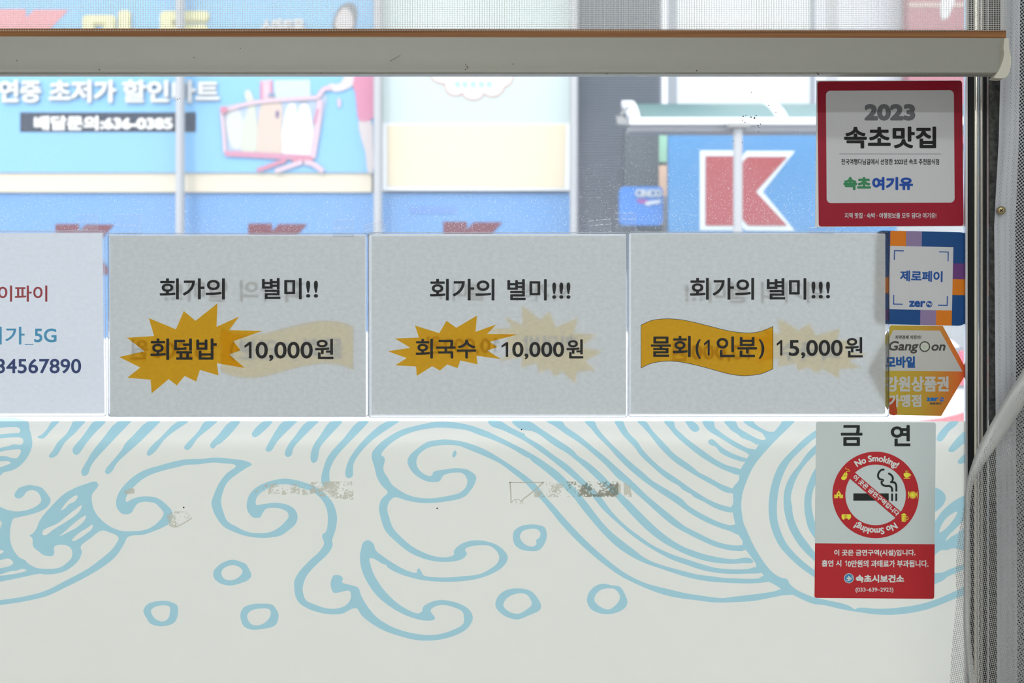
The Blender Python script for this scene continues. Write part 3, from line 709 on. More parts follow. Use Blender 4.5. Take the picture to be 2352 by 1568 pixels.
# long stripes of the big wave
wave(K((0, 40), (60, 120), (200, 170), (400, 260), (600, 370), (800, 510), (1000, 660), (1300, 910), (1400, 1000), (1550, 1150), (1640, 1260), (1730, 1370)) + J((800, 420), (1000, 590), (1200, 730), (1400, 850), (1600, 950), (1830, 1030))
     + H_((130, 945), (300, 990), (500, 1020), (700, 1030), (900, 1025), (1095, 1012), (1120, 980), (1025, 930), (900, 955), (780, 963), (600, 958), (400, 935), (200, 880), (0, 815))
     + J((1600, 870), (1300, 730), (1100, 590), (900, 440), (700, 240), (520, 0)) + K((1560, 1040), (1450, 930), (1200, 700), (1000, 560), (800, 410), (560, 260), (553, 235), (500, 212), (350, 140), (240, 70), (200, 45)))
wave(K((620, 45), (800, 160), (1000, 290), (1280, 480), (1350, 560), (1500, 660), (1680, 810), (1810, 940)) + I((750, 1060), (900, 1200)) + J((910, 30), (1100, 220), (1270, 390), (1450, 550), (1650, 690), (1800, 770))
     + H_((0, 650), (200, 720), (400, 770), (600, 802), (710, 808), (860, 785), (950, 800), (980, 855), (800, 870), (650, 878), (480, 868), (250, 830), (0, 748))
     + J((1600, 770), (1400, 650), (1200, 490), (1000, 290), (735, 0)) + I((600, 1040), (490, 940), (300, 760), (100, 590), (0, 515)) + K((1000, 410), (750, 230), (650, 190), (520, 175), (450, 140), (360, 45)))
wave(K((880, 45), (1000, 115)) + I((0, 240), (200, 370), (400, 530), (600, 710), (780, 905), (860, 960), (1105, 1176)) + J((1350, 220), (1600, 430), (1830, 560)) + H_((200, 530), (400, 615), (600, 670), (700, 683), (830, 682), (900, 640), (822, 598), (750, 603), (600, 590), (400, 535), (200, 440), (0, 340))
     + J((1770, 435), (1500, 220), (1235, 0)) + I((1000, 950), (800, 770), (600, 590), (400, 430), (200, 265), (0, 125)) + K((1110, 45)))
wave(I((420, 45), (440, 70), (470, 140), (600, 300), (750, 450), (950, 640), (1150, 810), (1300, 940), (1500, 1060), (1750, 1220)) + G((0, 1305), (200, 1430), (400, 1530)) + H_((500, 265), (640, 300), (712, 290), (820, 380), (760, 440), (640, 390), (500, 345), (300, 265), (100, 160), (0, 95))
     + I((1600, 1240), (1400, 1110), (1200, 970), (1000, 810), (800, 620), (650, 450), (460, 260), (380, 160), (280, 45)))
wave(I((850, 45), (890, 130), (950, 230), (1070, 350), (1150, 470), (1300, 630), (1450, 760), (1700, 930)) + G((0, 1025), (130, 1110), (300, 1215), (500, 1300), (645, 1337), (720, 1370), (670, 1412), (560, 1400), (400, 1345), (250, 1260), (80, 1175), (50, 1140), (0, 1115))
     + I((1740, 1065), (1710, 1030), (1500, 900), (1300, 730), (1100, 540), (1050, 460), (850, 250), (770, 130), (730, 45)))
wave(I((1190, 45), (1300, 190), (1500, 400), (1620, 530)) + G((0, 680), (110, 765), (160, 810), (300, 880), (500, 990), (670, 1058), (740, 1100), (650, 1125), (550, 1105), (400, 1020), (200, 910), (0, 790)) + I((1600, 630), (1400, 430), (1250, 240), (1150, 130), (1070, 45)))
wave(I((1612, 45), (1640, 140), (1720, 220)) + G((0, 318), (150, 430), (300, 540), (450, 640), (600, 710), (790, 768), (850, 820), (765, 850), (600, 800), (400, 705), (200, 580), (80, 490), (0, 425)) + I((1650, 270), (1560, 160), (1470, 45)))
wave(G((375, 318), (345, 316), (305, 340), (308, 370), (345, 405), (415, 428), (480, 510), (600, 580), (720, 625), (840, 655), (900, 620), (800, 580), (650, 520), (500, 430), (420, 355)))
wave(G((392, 45), (395, 85), (410, 140), (480, 200), (600, 285), (750, 375), (900, 450), (1015, 478), (1020, 540), (918, 550), (880, 520), (700, 430), (500, 305), (300, 180), (250, 120), (215, 45)))
wave(G((710, 45), (760, 140), (900, 230), (1050, 310), (1130, 328), (1178, 315), (1200, 360), (1045, 400), (950, 350), (800, 290), (750, 245), (650, 180), (580, 100), (540, 45)))
wave(G((985, 45), (1000, 75), (1100, 150), (1220, 205), (1290, 207), (1260, 290), (1178, 310), (1120, 230), (1000, 165), (900, 110), (830, 45)))
wave(G((-40, 45), (0, 115), (40, 170), (100, 207), (150, 195), (172, 160), (150, 110), (110, 70), (70, 45)))
# band where the stripes meet, running into the bottom arc
wave(G((1600, 45), (1560, 95), (1350, 300), (1180, 480), (1060, 620), (975, 740), (900, 900), (850, 1030), (815, 1150), (800, 1300), (810, 1430), (835, 1568)) +
     H_((880, 370), (960, 550), (1060, 730), (1190, 920), (1300, 1030), (1400, 1085), (1488, 1108), (1530, 1180), (1620, 1260), (1760, 1330), (1890, 1380)) +
     F_((240, 1120), (285, 1145), (300, 1137), (420, 1142), (520, 1137), (640, 1120), (740, 1092), (865, 1038), (930, 1008), (930, 1052), (860, 1083), (700, 1145), (560, 1172), (450, 1177), (330, 1165), (200, 1143), (100, 1120)) +
     H_((1890, 1480), (1700, 1405), (1560, 1340), (1450, 1347), (1400, 1290), (1396, 1260), (1300, 1190), (1215, 1148), (1110, 1085), (1137, 1055), (1100, 1012), (1028, 930), (1020, 880), (920, 735), (822, 598), (820, 540), (760, 440), (712, 290), (672, 105)) +
     G((650, 1337), (678, 1280), (678, 1160), (670, 1058), (770, 920), (768, 860), (790, 768), (845, 680), (918, 558), (1010, 478), (1048, 420), (1178, 312), (1290, 207), (1400, 75), (1415, 45)))
# arcs of the right-hand shell
wave(G((2100, 60), (1915, 185), (1750, 305), (1600, 450), (1450, 600), (1360, 720), (1290, 880), (1240, 1060), (1215, 1250), (1213, 1400)) + H_((1230, 250), (1290, 450), (1380, 620), (1500, 760), (1650, 900), (1780, 1000), (1915, 1090), (2100, 1190), (2100, 1100), (1915, 985), (1800, 900), (1620, 740), (1480, 570), (1400, 410), (1350, 250))
     + G((1335, 1400), (1340, 1250), (1365, 1060), (1410, 900), (1480, 740), (1560, 620), (1720, 460), (1915, 295), (2100, 180)))
wave(G((2100, 260), (1915, 405), (1790, 530), (1660, 710), (1530, 880), (1450, 1080), (1437, 1200), (1440, 1350)) + H_((1500, 300), (1590, 480), (1700, 640), (1915, 850), (2100, 990), (2100, 870), (1915, 715), (1800, 570), (1680, 400), (1600, 230), (1565, 70)) + G((1565, 1335), (1545, 1200), (1570, 1060), (1640, 880), (1750, 710), (1915, 535), (2100, 370)))
wave(G((2100, 500), (1915, 750), (1840, 890), (1780, 1050), (1750, 1200), (1748, 1350)) + H_((1760, 150), (1810, 350), (1915, 510), (2100, 720), (2100, 560), (1915, 270), (1880, 150), (1860, 50)) + G((1855, 1250), (1870, 1120), (1915, 1000), (2100, 800)))
# pieces right of the sign
wave(R_((112, 175), (125, 130), (190, 55), (225, 28), (290, 28), (270, 60), (215, 105), (185, 150), (150, 188), (125, 190)))
wave(R_((207, 265), (240, 210), (300, 140), (345, 105), (352, 103), (352, 185), (300, 235), (255, 272), (230, 278)))
wave(R_((283, 360), (310, 320), (345, 290), (352, 287), (352, 355), (330, 368), (300, 374)))
wave(R_((60, 560), (105, 570), (150, 590), (180, 625), (186, 660), (165, 710), (130, 745), (100, 765), (50, 780)))
wave(R_((40, 880), (100, 840), (150, 770), (230, 695), (300, 650), (350, 632), (352, 640), (352, 815), (320, 850), (260, 910), (210, 960), (183, 1003), (200, 995), (230, 970), (270, 950), (330, 900), (352, 880), (352, 1080), (330, 1080), (265, 1066), (230, 1068), (195, 1080), (160, 1078), (130, 1090), (98, 1118), (40, 1140)),
     R_((135, 935), (145, 890), (190, 820), (250, 775), (280, 765), (260, 815), (200, 890), (155, 928)))
wave(R_((60, 1270), (98, 1268), (160, 1262), (220, 1235), (270, 1217), (340, 1190), (352, 1186), (352, 1230), (340, 1235), (250, 1275), (200, 1298), (160, 1330), (98, 1357), (60, 1370)))
# bubbles
for o_, i_ in ((A((1600, 1225), (1615, 1195), (1660, 1155), (1740, 1127), (1800, 1140), (1845, 1160), (1870, 1200), (1886, 1248), (1860, 1280), (1800, 1305), (1730, 1320), (1660, 1308), (1610, 1270)), A((1660, 1225), (1680, 1190), (1745, 1167), (1800, 1185), (1820, 1215), (1800, 1250), (1760, 1275), (1720, 1281), (1680, 1268))),
               (L_((900, 690), (925, 650), (975, 632), (1035, 627), (1080, 637), (1115, 658), (1110, 740), (1085, 770), (1010, 787), (945, 770), (920, 735)), L_((948, 690), (975, 665), (1030, 655), (1065, 665), (1067, 700), (1055, 740), (1020, 757), (975, 740))),
               (L_((1510, 715), (1530, 670), (1580, 650), (1640, 645), (1710, 652), (1735, 680), (1750, 715), (1730, 780), (1640, 805), (1580, 808), (1530, 785)), L_((1552, 725), (1575, 690), (1640, 675), (1690, 680), (1702, 705), (1680, 750), (1630, 780), (1580, 775))),
               (D((1170, 960), (1178, 912), (1230, 875), (1310, 862), (1360, 867), (1408, 885), (1425, 940), (1405, 1010), (1365, 1055), (1300, 1062), (1230, 1050), (1185, 1015)), D((1222, 960), (1240, 915), (1300, 895), (1350, 898), (1375, 925), (1370, 960), (1345, 980), (1345, 1010), (1320, 1028), (1265, 1015))),
               (D((1038, 1465), (1060, 1400), (1120, 1355), (1215, 1342), (1300, 1360), (1345, 1400), (1382, 1475), (1370, 1505), (1300, 1540), (1210, 1575), (1180, 1573), (1120, 1555), (1060, 1510)), D((1098, 1470), (1125, 1415), (1220, 1378), (1280, 1395), (1312, 1460), (1280, 1495), (1210, 1532), (1140, 1515))),
               (E_((157, 1430), (175, 1370), (220, 1325), (275, 1307), (340, 1318), (405, 1330), (440, 1380), (460, 1440), (445, 1485), (390, 1520), (315, 1535), (240, 1525), (180, 1490)), E_((213, 1430), (230, 1380), (270, 1350), (330, 1342), (370, 1350), (405, 1400), (400, 1430), (370, 1470), (320, 1500), (250, 1475)))):
    wave(o_, i_)
wave(D((715, 350), (720, 325), (735, 308), (747, 320), (742, 345), (725, 360)))

flat_union(fm, 'wave_print', WAVES, -.00115, M_blue)

# old tape residue on the film
m, nt, N, L, out = shader('tape_residue')
tc = N('TexCoord'); no = N('TexNoise'); no.inputs['Scale'].default_value = 420; no.inputs['Detail'].default_value = 6; no.inputs['Roughness'].default_value = .7
L(tc.outputs['Object'], no.inputs['Vector'])
n2 = N('TexNoise'); n2.inputs['Scale'].default_value = 60; n2.inputs['Detail'].default_value = 2; L(tc.outputs['Object'], n2.inputs['Vector'])
su = N('Math', operation='ADD'); L(no.outputs[0], su.inputs[0]); L(n2.outputs[0], su.inputs[1])
rr = N('MapRange'); rr.inputs['From Min'].default_value = .99; rr.inputs['From Max'].default_value = 1.06; rr.inputs['To Max'].default_value = .75; L(su.outputs[0], rr.inputs['Value'])
t_ = N('BsdfTransparent'); d_ = N('BsdfDiffuse'); d_.inputs[0].default_value = (.66, .65, .55, 1)
mx = N('MixShader'); L(rr.outputs[0], mx.inputs[0]); L(t_.outputs[0], mx.inputs[1]); L(d_.outputs[0], mx.inputs[2]); L(mx.outputs[0], out.inputs['Surface'])
M_res = m
M_grime = mat('tape_grime', (.62, .60, .50), .9)
yr = -.0016
for pts in (B((610, 610), (650, 575), (700, 560), (705, 600), (650, 630), (610, 635)), B((720, 560), (785, 548), (790, 635), (700, 640)), B((812, 545), (850, 545), (850, 640), (805, 640)), B((880, 545), (940, 545), (942, 635), (870, 635)), B((960, 560), (1000, 560), (1000, 640), (960, 640)),
            B((1018, 545), (1100, 540), (1335, 540), (1350, 680), (1240, 670), (1090, 650), (1080, 620), (1018, 635)), K((740, 1080), (860, 960), (1960, 950), (1960, 1180), (700, 1185), (690, 1120)), I((0, 950), (420, 950), (600, 945), (760, 945), (820, 1000), (820, 1120), (700, 1180), (0, 1180)), I((865, 960), (960, 1010), (990, 1180), (870, 1185)),
            A((920, 610), (980, 590), (1010, 595), (1010, 630), (940, 635)), A((1250, 790), (1290, 765), (1400, 765), (1440, 810), (1330, 885), (1270, 860))):
    flat(fm, 'tape_residue', pts, yr, M_res)
for pts, w_ in ((K((325, 965), (840, 965)), 13), (K((335, 960), (345, 1080), (352, 1270)), 17), (K((835, 965), (720, 1070), (620, 1150), (540, 1210), (500, 1250)), 16), (K((360, 1270), (390, 1230), (450, 1215), (490, 1240), (485, 1290)), 9), (K((425, 1225), (428, 1280)), 8), (K((520, 1235), (530, 1285)), 7),
                (A((1270, 865), (1310, 882), (1400, 840), (1442, 812)), 7)):
    flat(fm, 'tape_residue', stroke_loop(pts, w_ / (6.533 if w_ != 7 or pts[0][0] > 1000 else 3.27), 4), yr - .00003, M_grime)

# ------------------------------------------------------------------ laminated A4 sheets
M_paper = sheet_mat('paper', (.80, .82, .81), .41, .06, (170, 1, 230))
M_back = sheet_mat('back_paper', (.92, .935, .94), .74, .04, (170, 1, 230))
M_text = mat('toner_black', (.012, .013, .014), .5, spec=.25)
M_yel = ink_mat('ink_yellow', (.98, .63, .05))
M_navyink = ink_mat('ink_navy', (.15, .2, .4))  # thin navy outline of the banner
m, nt, N, L, out = shader('laminate')
tr = N('BsdfTransparent'); tr.inputs[0].default_value = (.97, .975, .98, 1)
gl = N('BsdfGlossy'); gl.inputs['Roughness'].default_value = .12
fr = N('Fresnel'); fr.inputs['IOR'].default_value = 1.3
tc = N('TexCoord'); no = N('TexNoise'); no.inputs['Scale'].default_value = 260; no.inputs['Detail'].default_value = 2
bp = N('Bump'); bp.inputs['Strength'].default_value = .25; bp.inputs['Distance'].default_value = .0006
L(tc.outputs['Object'], no.inputs['Vector']); L(no.outputs[0], bp.inputs['Height']); L(bp.outputs[0], gl.inputs['Normal'])
mg = N('MixShader'); L(fr.outputs[0], mg.inputs[0]); L(tr.outputs[0], mg.inputs[1]); L(gl.outputs[0], mg.inputs[2])
L(mg.outputs[0], out.inputs['Surface']); M_lam = m
m, nt, N, L, out = shader('laminate_edge')
tr = N('BsdfTransparent'); t2 = N('BsdfTranslucent'); t2.inputs[0].default_value = (.95, .96, 1, 1)
mx = N('MixShader'); mx.inputs[0].default_value = .75; L(tr.outputs[0], mx.inputs[1]); L(t2.outputs[0], mx.inputs[2]); L(mx.outputs[0], out.inputs['Surface']); M_edge = m
m, nt, N, L, out = shader('laminate_seal')
tr = N('BsdfTransparent'); t2 = N('BsdfTranslucent'); t2.inputs[0].default_value = (.9, .92, 1, 1)
mx = N('MixShader'); mx.inputs[0].default_value = .28; L(tr.outputs[0], mx.inputs[1]); L(t2.outputs[0], mx.inputs[2]); L(mx.outputs[0], out.inputs['Surface']); M_seal = m

YPF, YPB = -.0046, -.0037      # front sheet and the sheet behind it
def quad(a, b, c, d): return [a, b, c, d]
def rquad(x0, y0, x1, y1, dx=0, dy=0, r=7):
    """rounded sheet outline whose lower edge is shifted by dx and right edge by dy"""
    pts = rrect(x0, y0, x1, y1, r)
    return [(x + dx * (y - y0) / (y1 - y0), y + dy * (x - x0) / (x1 - x0)) for x, y in pts]

def pouch(t, o, i):
    """clear laminate pocket: face, sealed border, painted rim highlight"""
    slab(t, 'laminate_pouch', o, -.0056, -.0012, M_lam)
    c = np.mean(o, axis=0)
    def inset(l, d):
        a = np.array(l); lo, hi = a.min(0), a.max(0)
        return [tuple(q) for q in (a - (lo + hi) / 2) * (1 - 2 * d / (hi - lo)) + (lo + hi) / 2]
    flat(t, 'sealed_border', [inset(o, .8), i], -.0034, M_seal)
    flat(t, 'rim_highlight', [o, inset(o, 1.3)], -.0058, M_edge)  # highlight along the rim, painted as a thin whitish ring

BURST1 = tile(0, 500, 2.735)((748, 874), (908, 838), (797, 753), (968, 742), (935, 630), (1105, 700), (1155, 585), (1228, 647), (1366, 537), (1360, 685), (1502, 620), (1440, 705), (1650, 710), (1465, 775), (1512, 832), (1440, 858), (1537, 943), (1362, 913), (1373, 990), (1256, 955), (1232, 1028), (1160, 993), (1111, 1053), (1060, 1013), (953, 1102), (946, 1017), (800, 1004), (881, 940))
BURST2 = tile(800, 500, 3.267)((297, 1001), (465, 975), (350, 905), (530, 898), (500, 808), (682, 865), (737, 772), (810, 825), (966, 733), (955, 855), (1110, 800), (1043, 870), (1272, 875), (1062, 930), (1120, 970), (1045, 995), (1145, 1060), (962, 1035), (970, 1100), (840, 1070), (820, 1128), (742, 1100), (688, 1146), (630, 1113), (514, 1186), (508, 1115), (352, 1107), (437, 1052))
T3 = tile(1400, 500, 3.267)
BANNER = smooth_loop(T3((236, 805), (300, 775), (360, 762), (440, 757), (540, 765), (640, 785), (760, 815), (880, 845), (980, 860), (1060, 863), (1140, 850), (1227, 815)), 4, False) + smooth_loop(T3((1227, 1133), (1140, 1170), (1060, 1182), (1000, 1185), (900, 1172), (780, 1140), (640, 1103), (520, 1080), (440, 1075), (360, 1082), (300, 1097), (236, 1127)), 4, False)

def menu1(t, y, xf=None, s=1):
    flat(t, 'starburst', BURST1, y, M_yel, xf)
    y -= .00008 * s
    for w, b in (('회가의', (366.7, 639, 516.6, 687.6)), ('별미', (601.5, 638.2, 693, 687.2)), ('!!', (702.8, 644.4, 730.6, 683.5)), ('회덮밥', (345.2, 777, 498, 826.5)), ('１', (561, 784.5, 577.7, 822.5)), ('0,000', (586.8, 784.5, 718.5, 829)), ('원', (723.3, 778, 766, 824.3))):
        text(t, 'lettering', w, b, y, M_text, 1.05, xf)
def menu2(t, y, xf=None, s=1):
    flat(t, 'starburst', BURST2, y, M_yel, xf)
    y -= .00008 * s
    for w, b in (('회가의', (987.3, 640.2, 1135.8, 689.8)), ('별미', (1165.2, 640.8, 1256, 689.8)), ('!!!', (1268.3, 648.5, 1310.3, 686)), ('회국수', (954.6, 778, 1093.9, 823)), ('１', (1151.4, 785.6, 1167.3, 819.3)), ('0,000', (1176.5, 784.7, 1295.9, 825)), ('원', (1301, 779, 1339.7, 823))):
        text(t, 'lettering', w, b, y, M_text, 1.05, xf)
def menu3(t, y, xf=None, s=1):
    flat(t, 'banner', BANNER, y, M_yel, xf)
    a = np.array(BANNER); 
    y -= .00008 * s
    flat(t, 'banner_outline', stroke_loop(BANNER[0:len(BANNER) // 2], 1.2, 1), y, M_navyink, xf); flat(t, 'banner_outline', stroke_loop(BANNER[len(BANNER) // 2:], 1.2, 1), y, M_navyink, xf)
    flat(t, 'banner_outline', rect(1471.8, 746, 1472.9, 845), y, M_navyink, xf); flat(t, 'banner_outline', rect(1775, 749, 1776.1, 847), y, M_navyink, xf)
    for w, b in (('회가의', (1584.6, 637.8, 1732.2, 688.3)), ('별미', (1761.2, 638.4, 1852.1, 688.3)), ('!!!', (1863.8, 646.3, 1906.6, 685.2)), ('물회', (1494.9, 770.9, 1586.7, 819.9)), ('(', (1597.4, 778.6, 1609.7, 823.9)), ('１', (1616.7, 780, 1630.2, 816)),
                 ('인분', (1645.8, 772.4, 1738.9, 819.9)), (')', (1742.8, 778.6, 1755.7, 823.9)), ('１', (1783.5, 780.7, 1797, 816.2)), ('5,000', (1811.7, 780, 1935.7, 823)), ('원', (1941.2, 774, 1981.6, 820.8))):
        text(t, 'lettering', w, b, y, M_text, 1.05, xf)
def mirrored(c_from, c_to, dy):
    return lambda q: np.stack([c_to - (q[:, 0] - c_from), q[:, 1] + dy], axis=1)

# wireless note, single sheet, cut by the left edge of the picture
t = thing('laminated_notice', 'laminated white notice with red, light blue and navy lettering, left of the menu sheets', 'notice', P(-60, 957, -.003))
pouch(t, rquad(-372, 530, 241, 957, 4, -1), rquad(-366, 535.5, 235.5, 950, 4.5, -1, .5))
flat(t, 'paper_sheet', rquad(-366, 535.5, 235.5, 950, 4.5, -1, .5), YPF, sheet_mat('paper_white', (.94, .955, .975), .72, .03, (170, 1, 230)))
text(t, 'lettering', '와이파이', (-47, 655.4, 108.8, 692.7), YPF - .0001, mat('print_red_text', (.42, .07, .08), .5), .7)
text(t, 'lettering', '회가', (-35, 750, 56.5, 791), YPF - .0001, mat('print_cyan_text', (.10, .40, .66), .5), .7)
flat(t, 'lettering', rect(56.8, 790, 76.4, 792), YPF - .0001, MATS['print_cyan_text'])
text(t, 'lettering', '5G', (78.5, 754, 130, 786), YPF - .0001, MATS['print_cyan_text'], .9)
text(t, 'lettering', '34567890', (-8, 823.5, 186.5, 857.5), YPF - .0001, mat('print_navy_text', (.045, .075, .22), .5), .9)

t = thing('laminated_menu', 'laminated grey-white sheet with the largest yellow starburst, right of the bright notice', 'menu sheet', P(545, 957, -.003))
pouch(t, rquad(247, 534.5, 845.5, 957, 1, 0), rquad(251.5, 539, 840.5, 956.0, 1, 0, .5))
flat(t, 'paper_sheet', rquad(252.5, 541.5, 838.5, 955.0, 1, 0, .5), YPF, M_paper)
flat(t, 'back_sheet', rquad(251.5, 539, 840.5, 956.0, .5, 0, .5), YPB, M_back)
menu1(t, YPF - .00006)
menu3(t, YPB + .00018, mirrored(1741, 543, 5), -1)

t = thing('laminated_menu', 'laminated sheet with a smaller yellow starburst, between two other menu sheets', 'menu sheet', P(1145, 957, -.003))
pouch(t, rquad(845.5, 533, 1442, 958.5, 0, 0), rquad(847, 536, 1439, 954, 0, 0, .5))
flat(t, 'paper_sheet', rquad(853.6, 542, 1437, 951.0, .2, -.5, .5), YPF, M_paper)
flat(t, 'back_sheet', rquad(847, 537, 1438, 954, 0, 0, .5), YPB, M_back)
menu2(t, YPF - .00006)
menu1(t, YPB + .00018, lambda q: mirrored(1145, 1146, 7)(np.stack([(q[:, 0] - 545) * .82 + 1130, (q[:, 1] - 660) * .88 + 660], axis=1)), -1)

t = thing('laminated_menu', 'laminated sheet with a wavy yellow banner, overlapping the square payment sticker', 'menu sheet', P(1741, 957, -.003))
pouch(t, rquad(1443, 532, 2043, 957.5, -.5, 0), rquad(1441.5 + 2, 535, 2036, 951.5, 0, 0, .5))
flat(t, 'paper_sheet', rquad(1449.4, 537.5, 2033.4, 949.0, 0, -.5, .5), YPF, M_paper)
flat(t, 'back_sheet', rquad(1443.5, 535, 2032, 951.5, 0, 0, .5), YPB, M_back)
menu3(t, YPF - .00006)
menu2(t, YPB + .00018, mirrored(1145, 1738, 6), -1)

# clear tape at the upper corners of the sheets
m, nt, N, L, out = shader('clear_tape')
tr = N('BsdfTransparent'); tr.inputs[0].default_value = (.97, .97, .97, 1); t2 = N('BsdfTranslucent'); t2.inputs[0].default_value = (.95, .96, 1, 1)
mx = N('MixShader'); mx.inputs[0].default_value = .045; L(tr.outputs[0], mx.inputs[1]); L(t2.outputs[0], mx.inputs[2]); L(mx.outputs[0], out.inputs['Surface']); M_tape = m
TC = ['piece of clear tape above the upper right corner of the bright notice', 'piece of clear tape above the upper left corner of the largest starburst sheet', 'piece of clear tape above the upper right corner of the largest starburst sheet',
      'tilted piece of clear tape above the gap between the two starburst sheets', 'faint clear tape on the pane left of the small blue sign', 'wide clear tape holding the two right menu sheets below the small blue sign', 'clear tape low on the pane above the banner sheet, beside the red certificate']
for k, (cx, cy, w, h, a) in enumerate(((201, 510, 48, 36, -1), (294, 515, 62, 46, 1), (788, 524, 48, 40, -1), (860, 524, 50, 26, -17), (1378, 520, 50, 30, -5), (1437, 512, 48, 46, 0), (1885, 530, 60, 14, 1))):
    lx, ly, lz = P(cx, cy + h / 2, -.006)
    t = thing('clear_tape', TC[k], 'tape', (lx, ly, lz), 'clear tape pieces holding the sheets')
    xf = rotator(cx, cy, a)
    q = rect(cx - w / 2, cy - h / 2, cx + w / 2, cy + h / 2)
    slab(t, 'strip', q, -.0061, -.0060, M_tape, xf)
    random.seed(k + 9)
    for yy in (cy - h / 2, cy + h / 2 - 1.5, cy + random.uniform(-h / 4, h / 4)):
        x_ = cx - w / 2
        while x_ < cx + w / 2:
            ln = random.uniform(4, 16)
            flat(t, 'crease', rect(x_, yy - .45 + random.uniform(-.4, .4), min(x_ + ln, cx + w / 2), yy + .5), -.0063, M_edge, xf); x_ += ln + random.uniform(0, 6)
    flat(t, 'crease', rect(cx + w / 2 - 1, cy - h / 2, cx + w / 2, cy + h / 2), -.0063, M_seal, xf)

# ------------------------------------------------------------------ stickers on the pane
SY = -.0006
def sm_(name, rgb, rough=.45, k=1.0, noise=.03):
    return mat(name, tuple(v * k for v in lin(rgb)), rough, spec=.25, noise=noise, nscale=900)
KS = 1.22      # printed colours are seen at about two thirds of full white
# red certificate
t = thing('certificate_sticker', 'square red-bordered certificate sticker with the year in grey, top right of the window', 'sticker', P(2045, 521, SY))
slab(t, 'backing', [(1875.5, 185), (2207, 184.5), (2214.5, 519.5), (1872.5, 521.5)], -.0003, .0003, mat('backing_white', (.75, .76, .77), .5))
rq = rquad(1877.5, 187, 2209.8, 520, 3.2, -1.6, 6)
slab(t, 'red_border', rq, SY, -.0003, sm_('certificate_red', (142, 12, 38), .4, 1.2))
pan = rquad(1897, 208.3, 2190.9, 466.3, 1.8, -1.2, 10)
M_silver = sm_('silver_white', (186, 187, 190), .45, 1.22)
flat(t, 'white_panel', pan, SY - .0001, M_silver)
y = SY - .0002
M_g = sm_('print_grey', (97, 99, 104), .45, KS); M_bk = sm_('print_black', (14, 14, 15), .45, KS)
text(t, 'lettering', '2023', (1985.3, 238.6, 2102.4, 277.2), y, M_g, 3.0)
text(t, 'lettering', '속초맛집', (1938.8, 290.3, 2150.3, 340.9), y, M_bk, 1.9)
flat(t, 'rule', rect(1927.5, 353, 2161.6, 354.3), y, M_g)
text(t, 'lettering', '전국여행다님길에서 선정한 2023년 속초 추천음식점', (1932, 364.5, 2157.2, 378), y, M_bk, .3)
text(t, 'lettering', '속초', (1937, 406.3, 2000.5, 436.6), y, sm_('print_green', (52, 124, 82), .45, KS), 1.8)
text(t, 'lettering', '여기유', (2003.2, 406.3, 2097.2, 436.6), y, sm_('print_blue', (22, 68, 150), .45, KS), 1.8)
text(t, 'lettering', '지역 맛집 · 숙박 · 여행정보를 모두 담다! 여기유!', (1940.2, 488.5, 2150.6, 501.5), y, M_silver, .25)

# square payment sticker
t = thing('payment_sticker', 'square dark blue payment sticker with orange and mauve blocks and rounded corners', 'sticker', P(2115, 748, SY))
CX, CY = 2115.5, 638.6
xf = rotator(CX, CY, 1.25)
def loc(x, y): return CX + x, CY + y
card = rrect(CX - 109.5, CY - 107.5, CX + 109, CY + 107.5, 21)
M_nv = sm_('card_navy', (16, 66, 122), .4, KS)
slab(t, 'card', card, SY, -.00005, M_nv, xf)
y = SY - .0001
M_or = sm_('card_orange', (200, 112, 18), .45, KS); M_mv = sm_('card_mauve', (128, 113, 148), .45, KS); M_pu = sm_('card_purple', (96, 54, 112), .45, KS)
S = 72.7; q = 36.3
def blk(x0, y0, x1, y1, m_): flat(t, 'colour_block', rect(CX + x0, CY + y0, CX + x1, CY + y1), y, m_, xf)
blk(-S, -107.2, -S + q, -S, M_or); blk(-S + q, -107.2, -S + 2 * q, -S, M_mv)
blk(S, -S + 37, 108.8, -S + 37 + q, M_pu); blk(S, -S + 37 + q, 108.8, -S + 37 + 2 * q, M_or)
blk(S - 2 * q, S, S - q, 107.2, M_mv); blk(S - q, S, S, 107.2, M_or)
blk(-109.2, 0, -S, q, M_or); blk(-109.2, S, -S, S + 25, M_pu)
flat(t, 'white_panel', rect(CX - S, CY - S, CX + S, CY + S), y - .00005, M_silver, xf)
y -= .00012
M_zb = sm_('zero_blue', (28, 74, 142), .45, KS)
for sx, sy, ox, oy in ((-1, -1, -63.5, -63), (1, -1, 62.5, -62.5), (-1, 1, -63, 62), (1, 1, 62.5, 62.5)):
    x0_, x1_ = sorted((CX + ox, CX + ox - sx * 22.5)); y0_, y1_ = sorted((CY + oy, CY + oy - sy * 2.4))
    a0_, a1_ = sorted((CX + ox, CX + ox - sx * 2.4)); b0_, b1_ = sorted((CY + oy, CY + oy - sy * 22.5))
    flat(t, 'corner_mark', [[(CX + ox, CY + oy), (CX + ox - sx * 22.5, CY + oy), (CX + ox - sx * 22.5, CY + oy - sy * 2.4), (CX + ox - sx * 2.4, CY + oy - sy * 2.4), (CX + ox - sx * 2.4, CY + oy - sy * 22.5), (CX + ox, CY + oy - sy * 22.5)]], y, M_zb, xf)
text(t, 'lettering', '제로페이', (CX - 48.5, CY - 17.2, CX + 49.5, CY + 8.2), y, M_zb, 1.0, xf)
text(t, 'lettering', 'zer', (CX - 26.5, CY + 52, CX + 11.5, CY + 67), y, M_zb, 1.3, xf)
flat(t, 'round_logo', circle(CX + 20, CY + 59.4, 7.4, 24), y, M_zb, xf)
text(t, 'lettering', 'Pay', (CX + 14.5, CY + 55.5, CX + 27, CY + 63.5), y - .00008, M_silver, .3, xf)

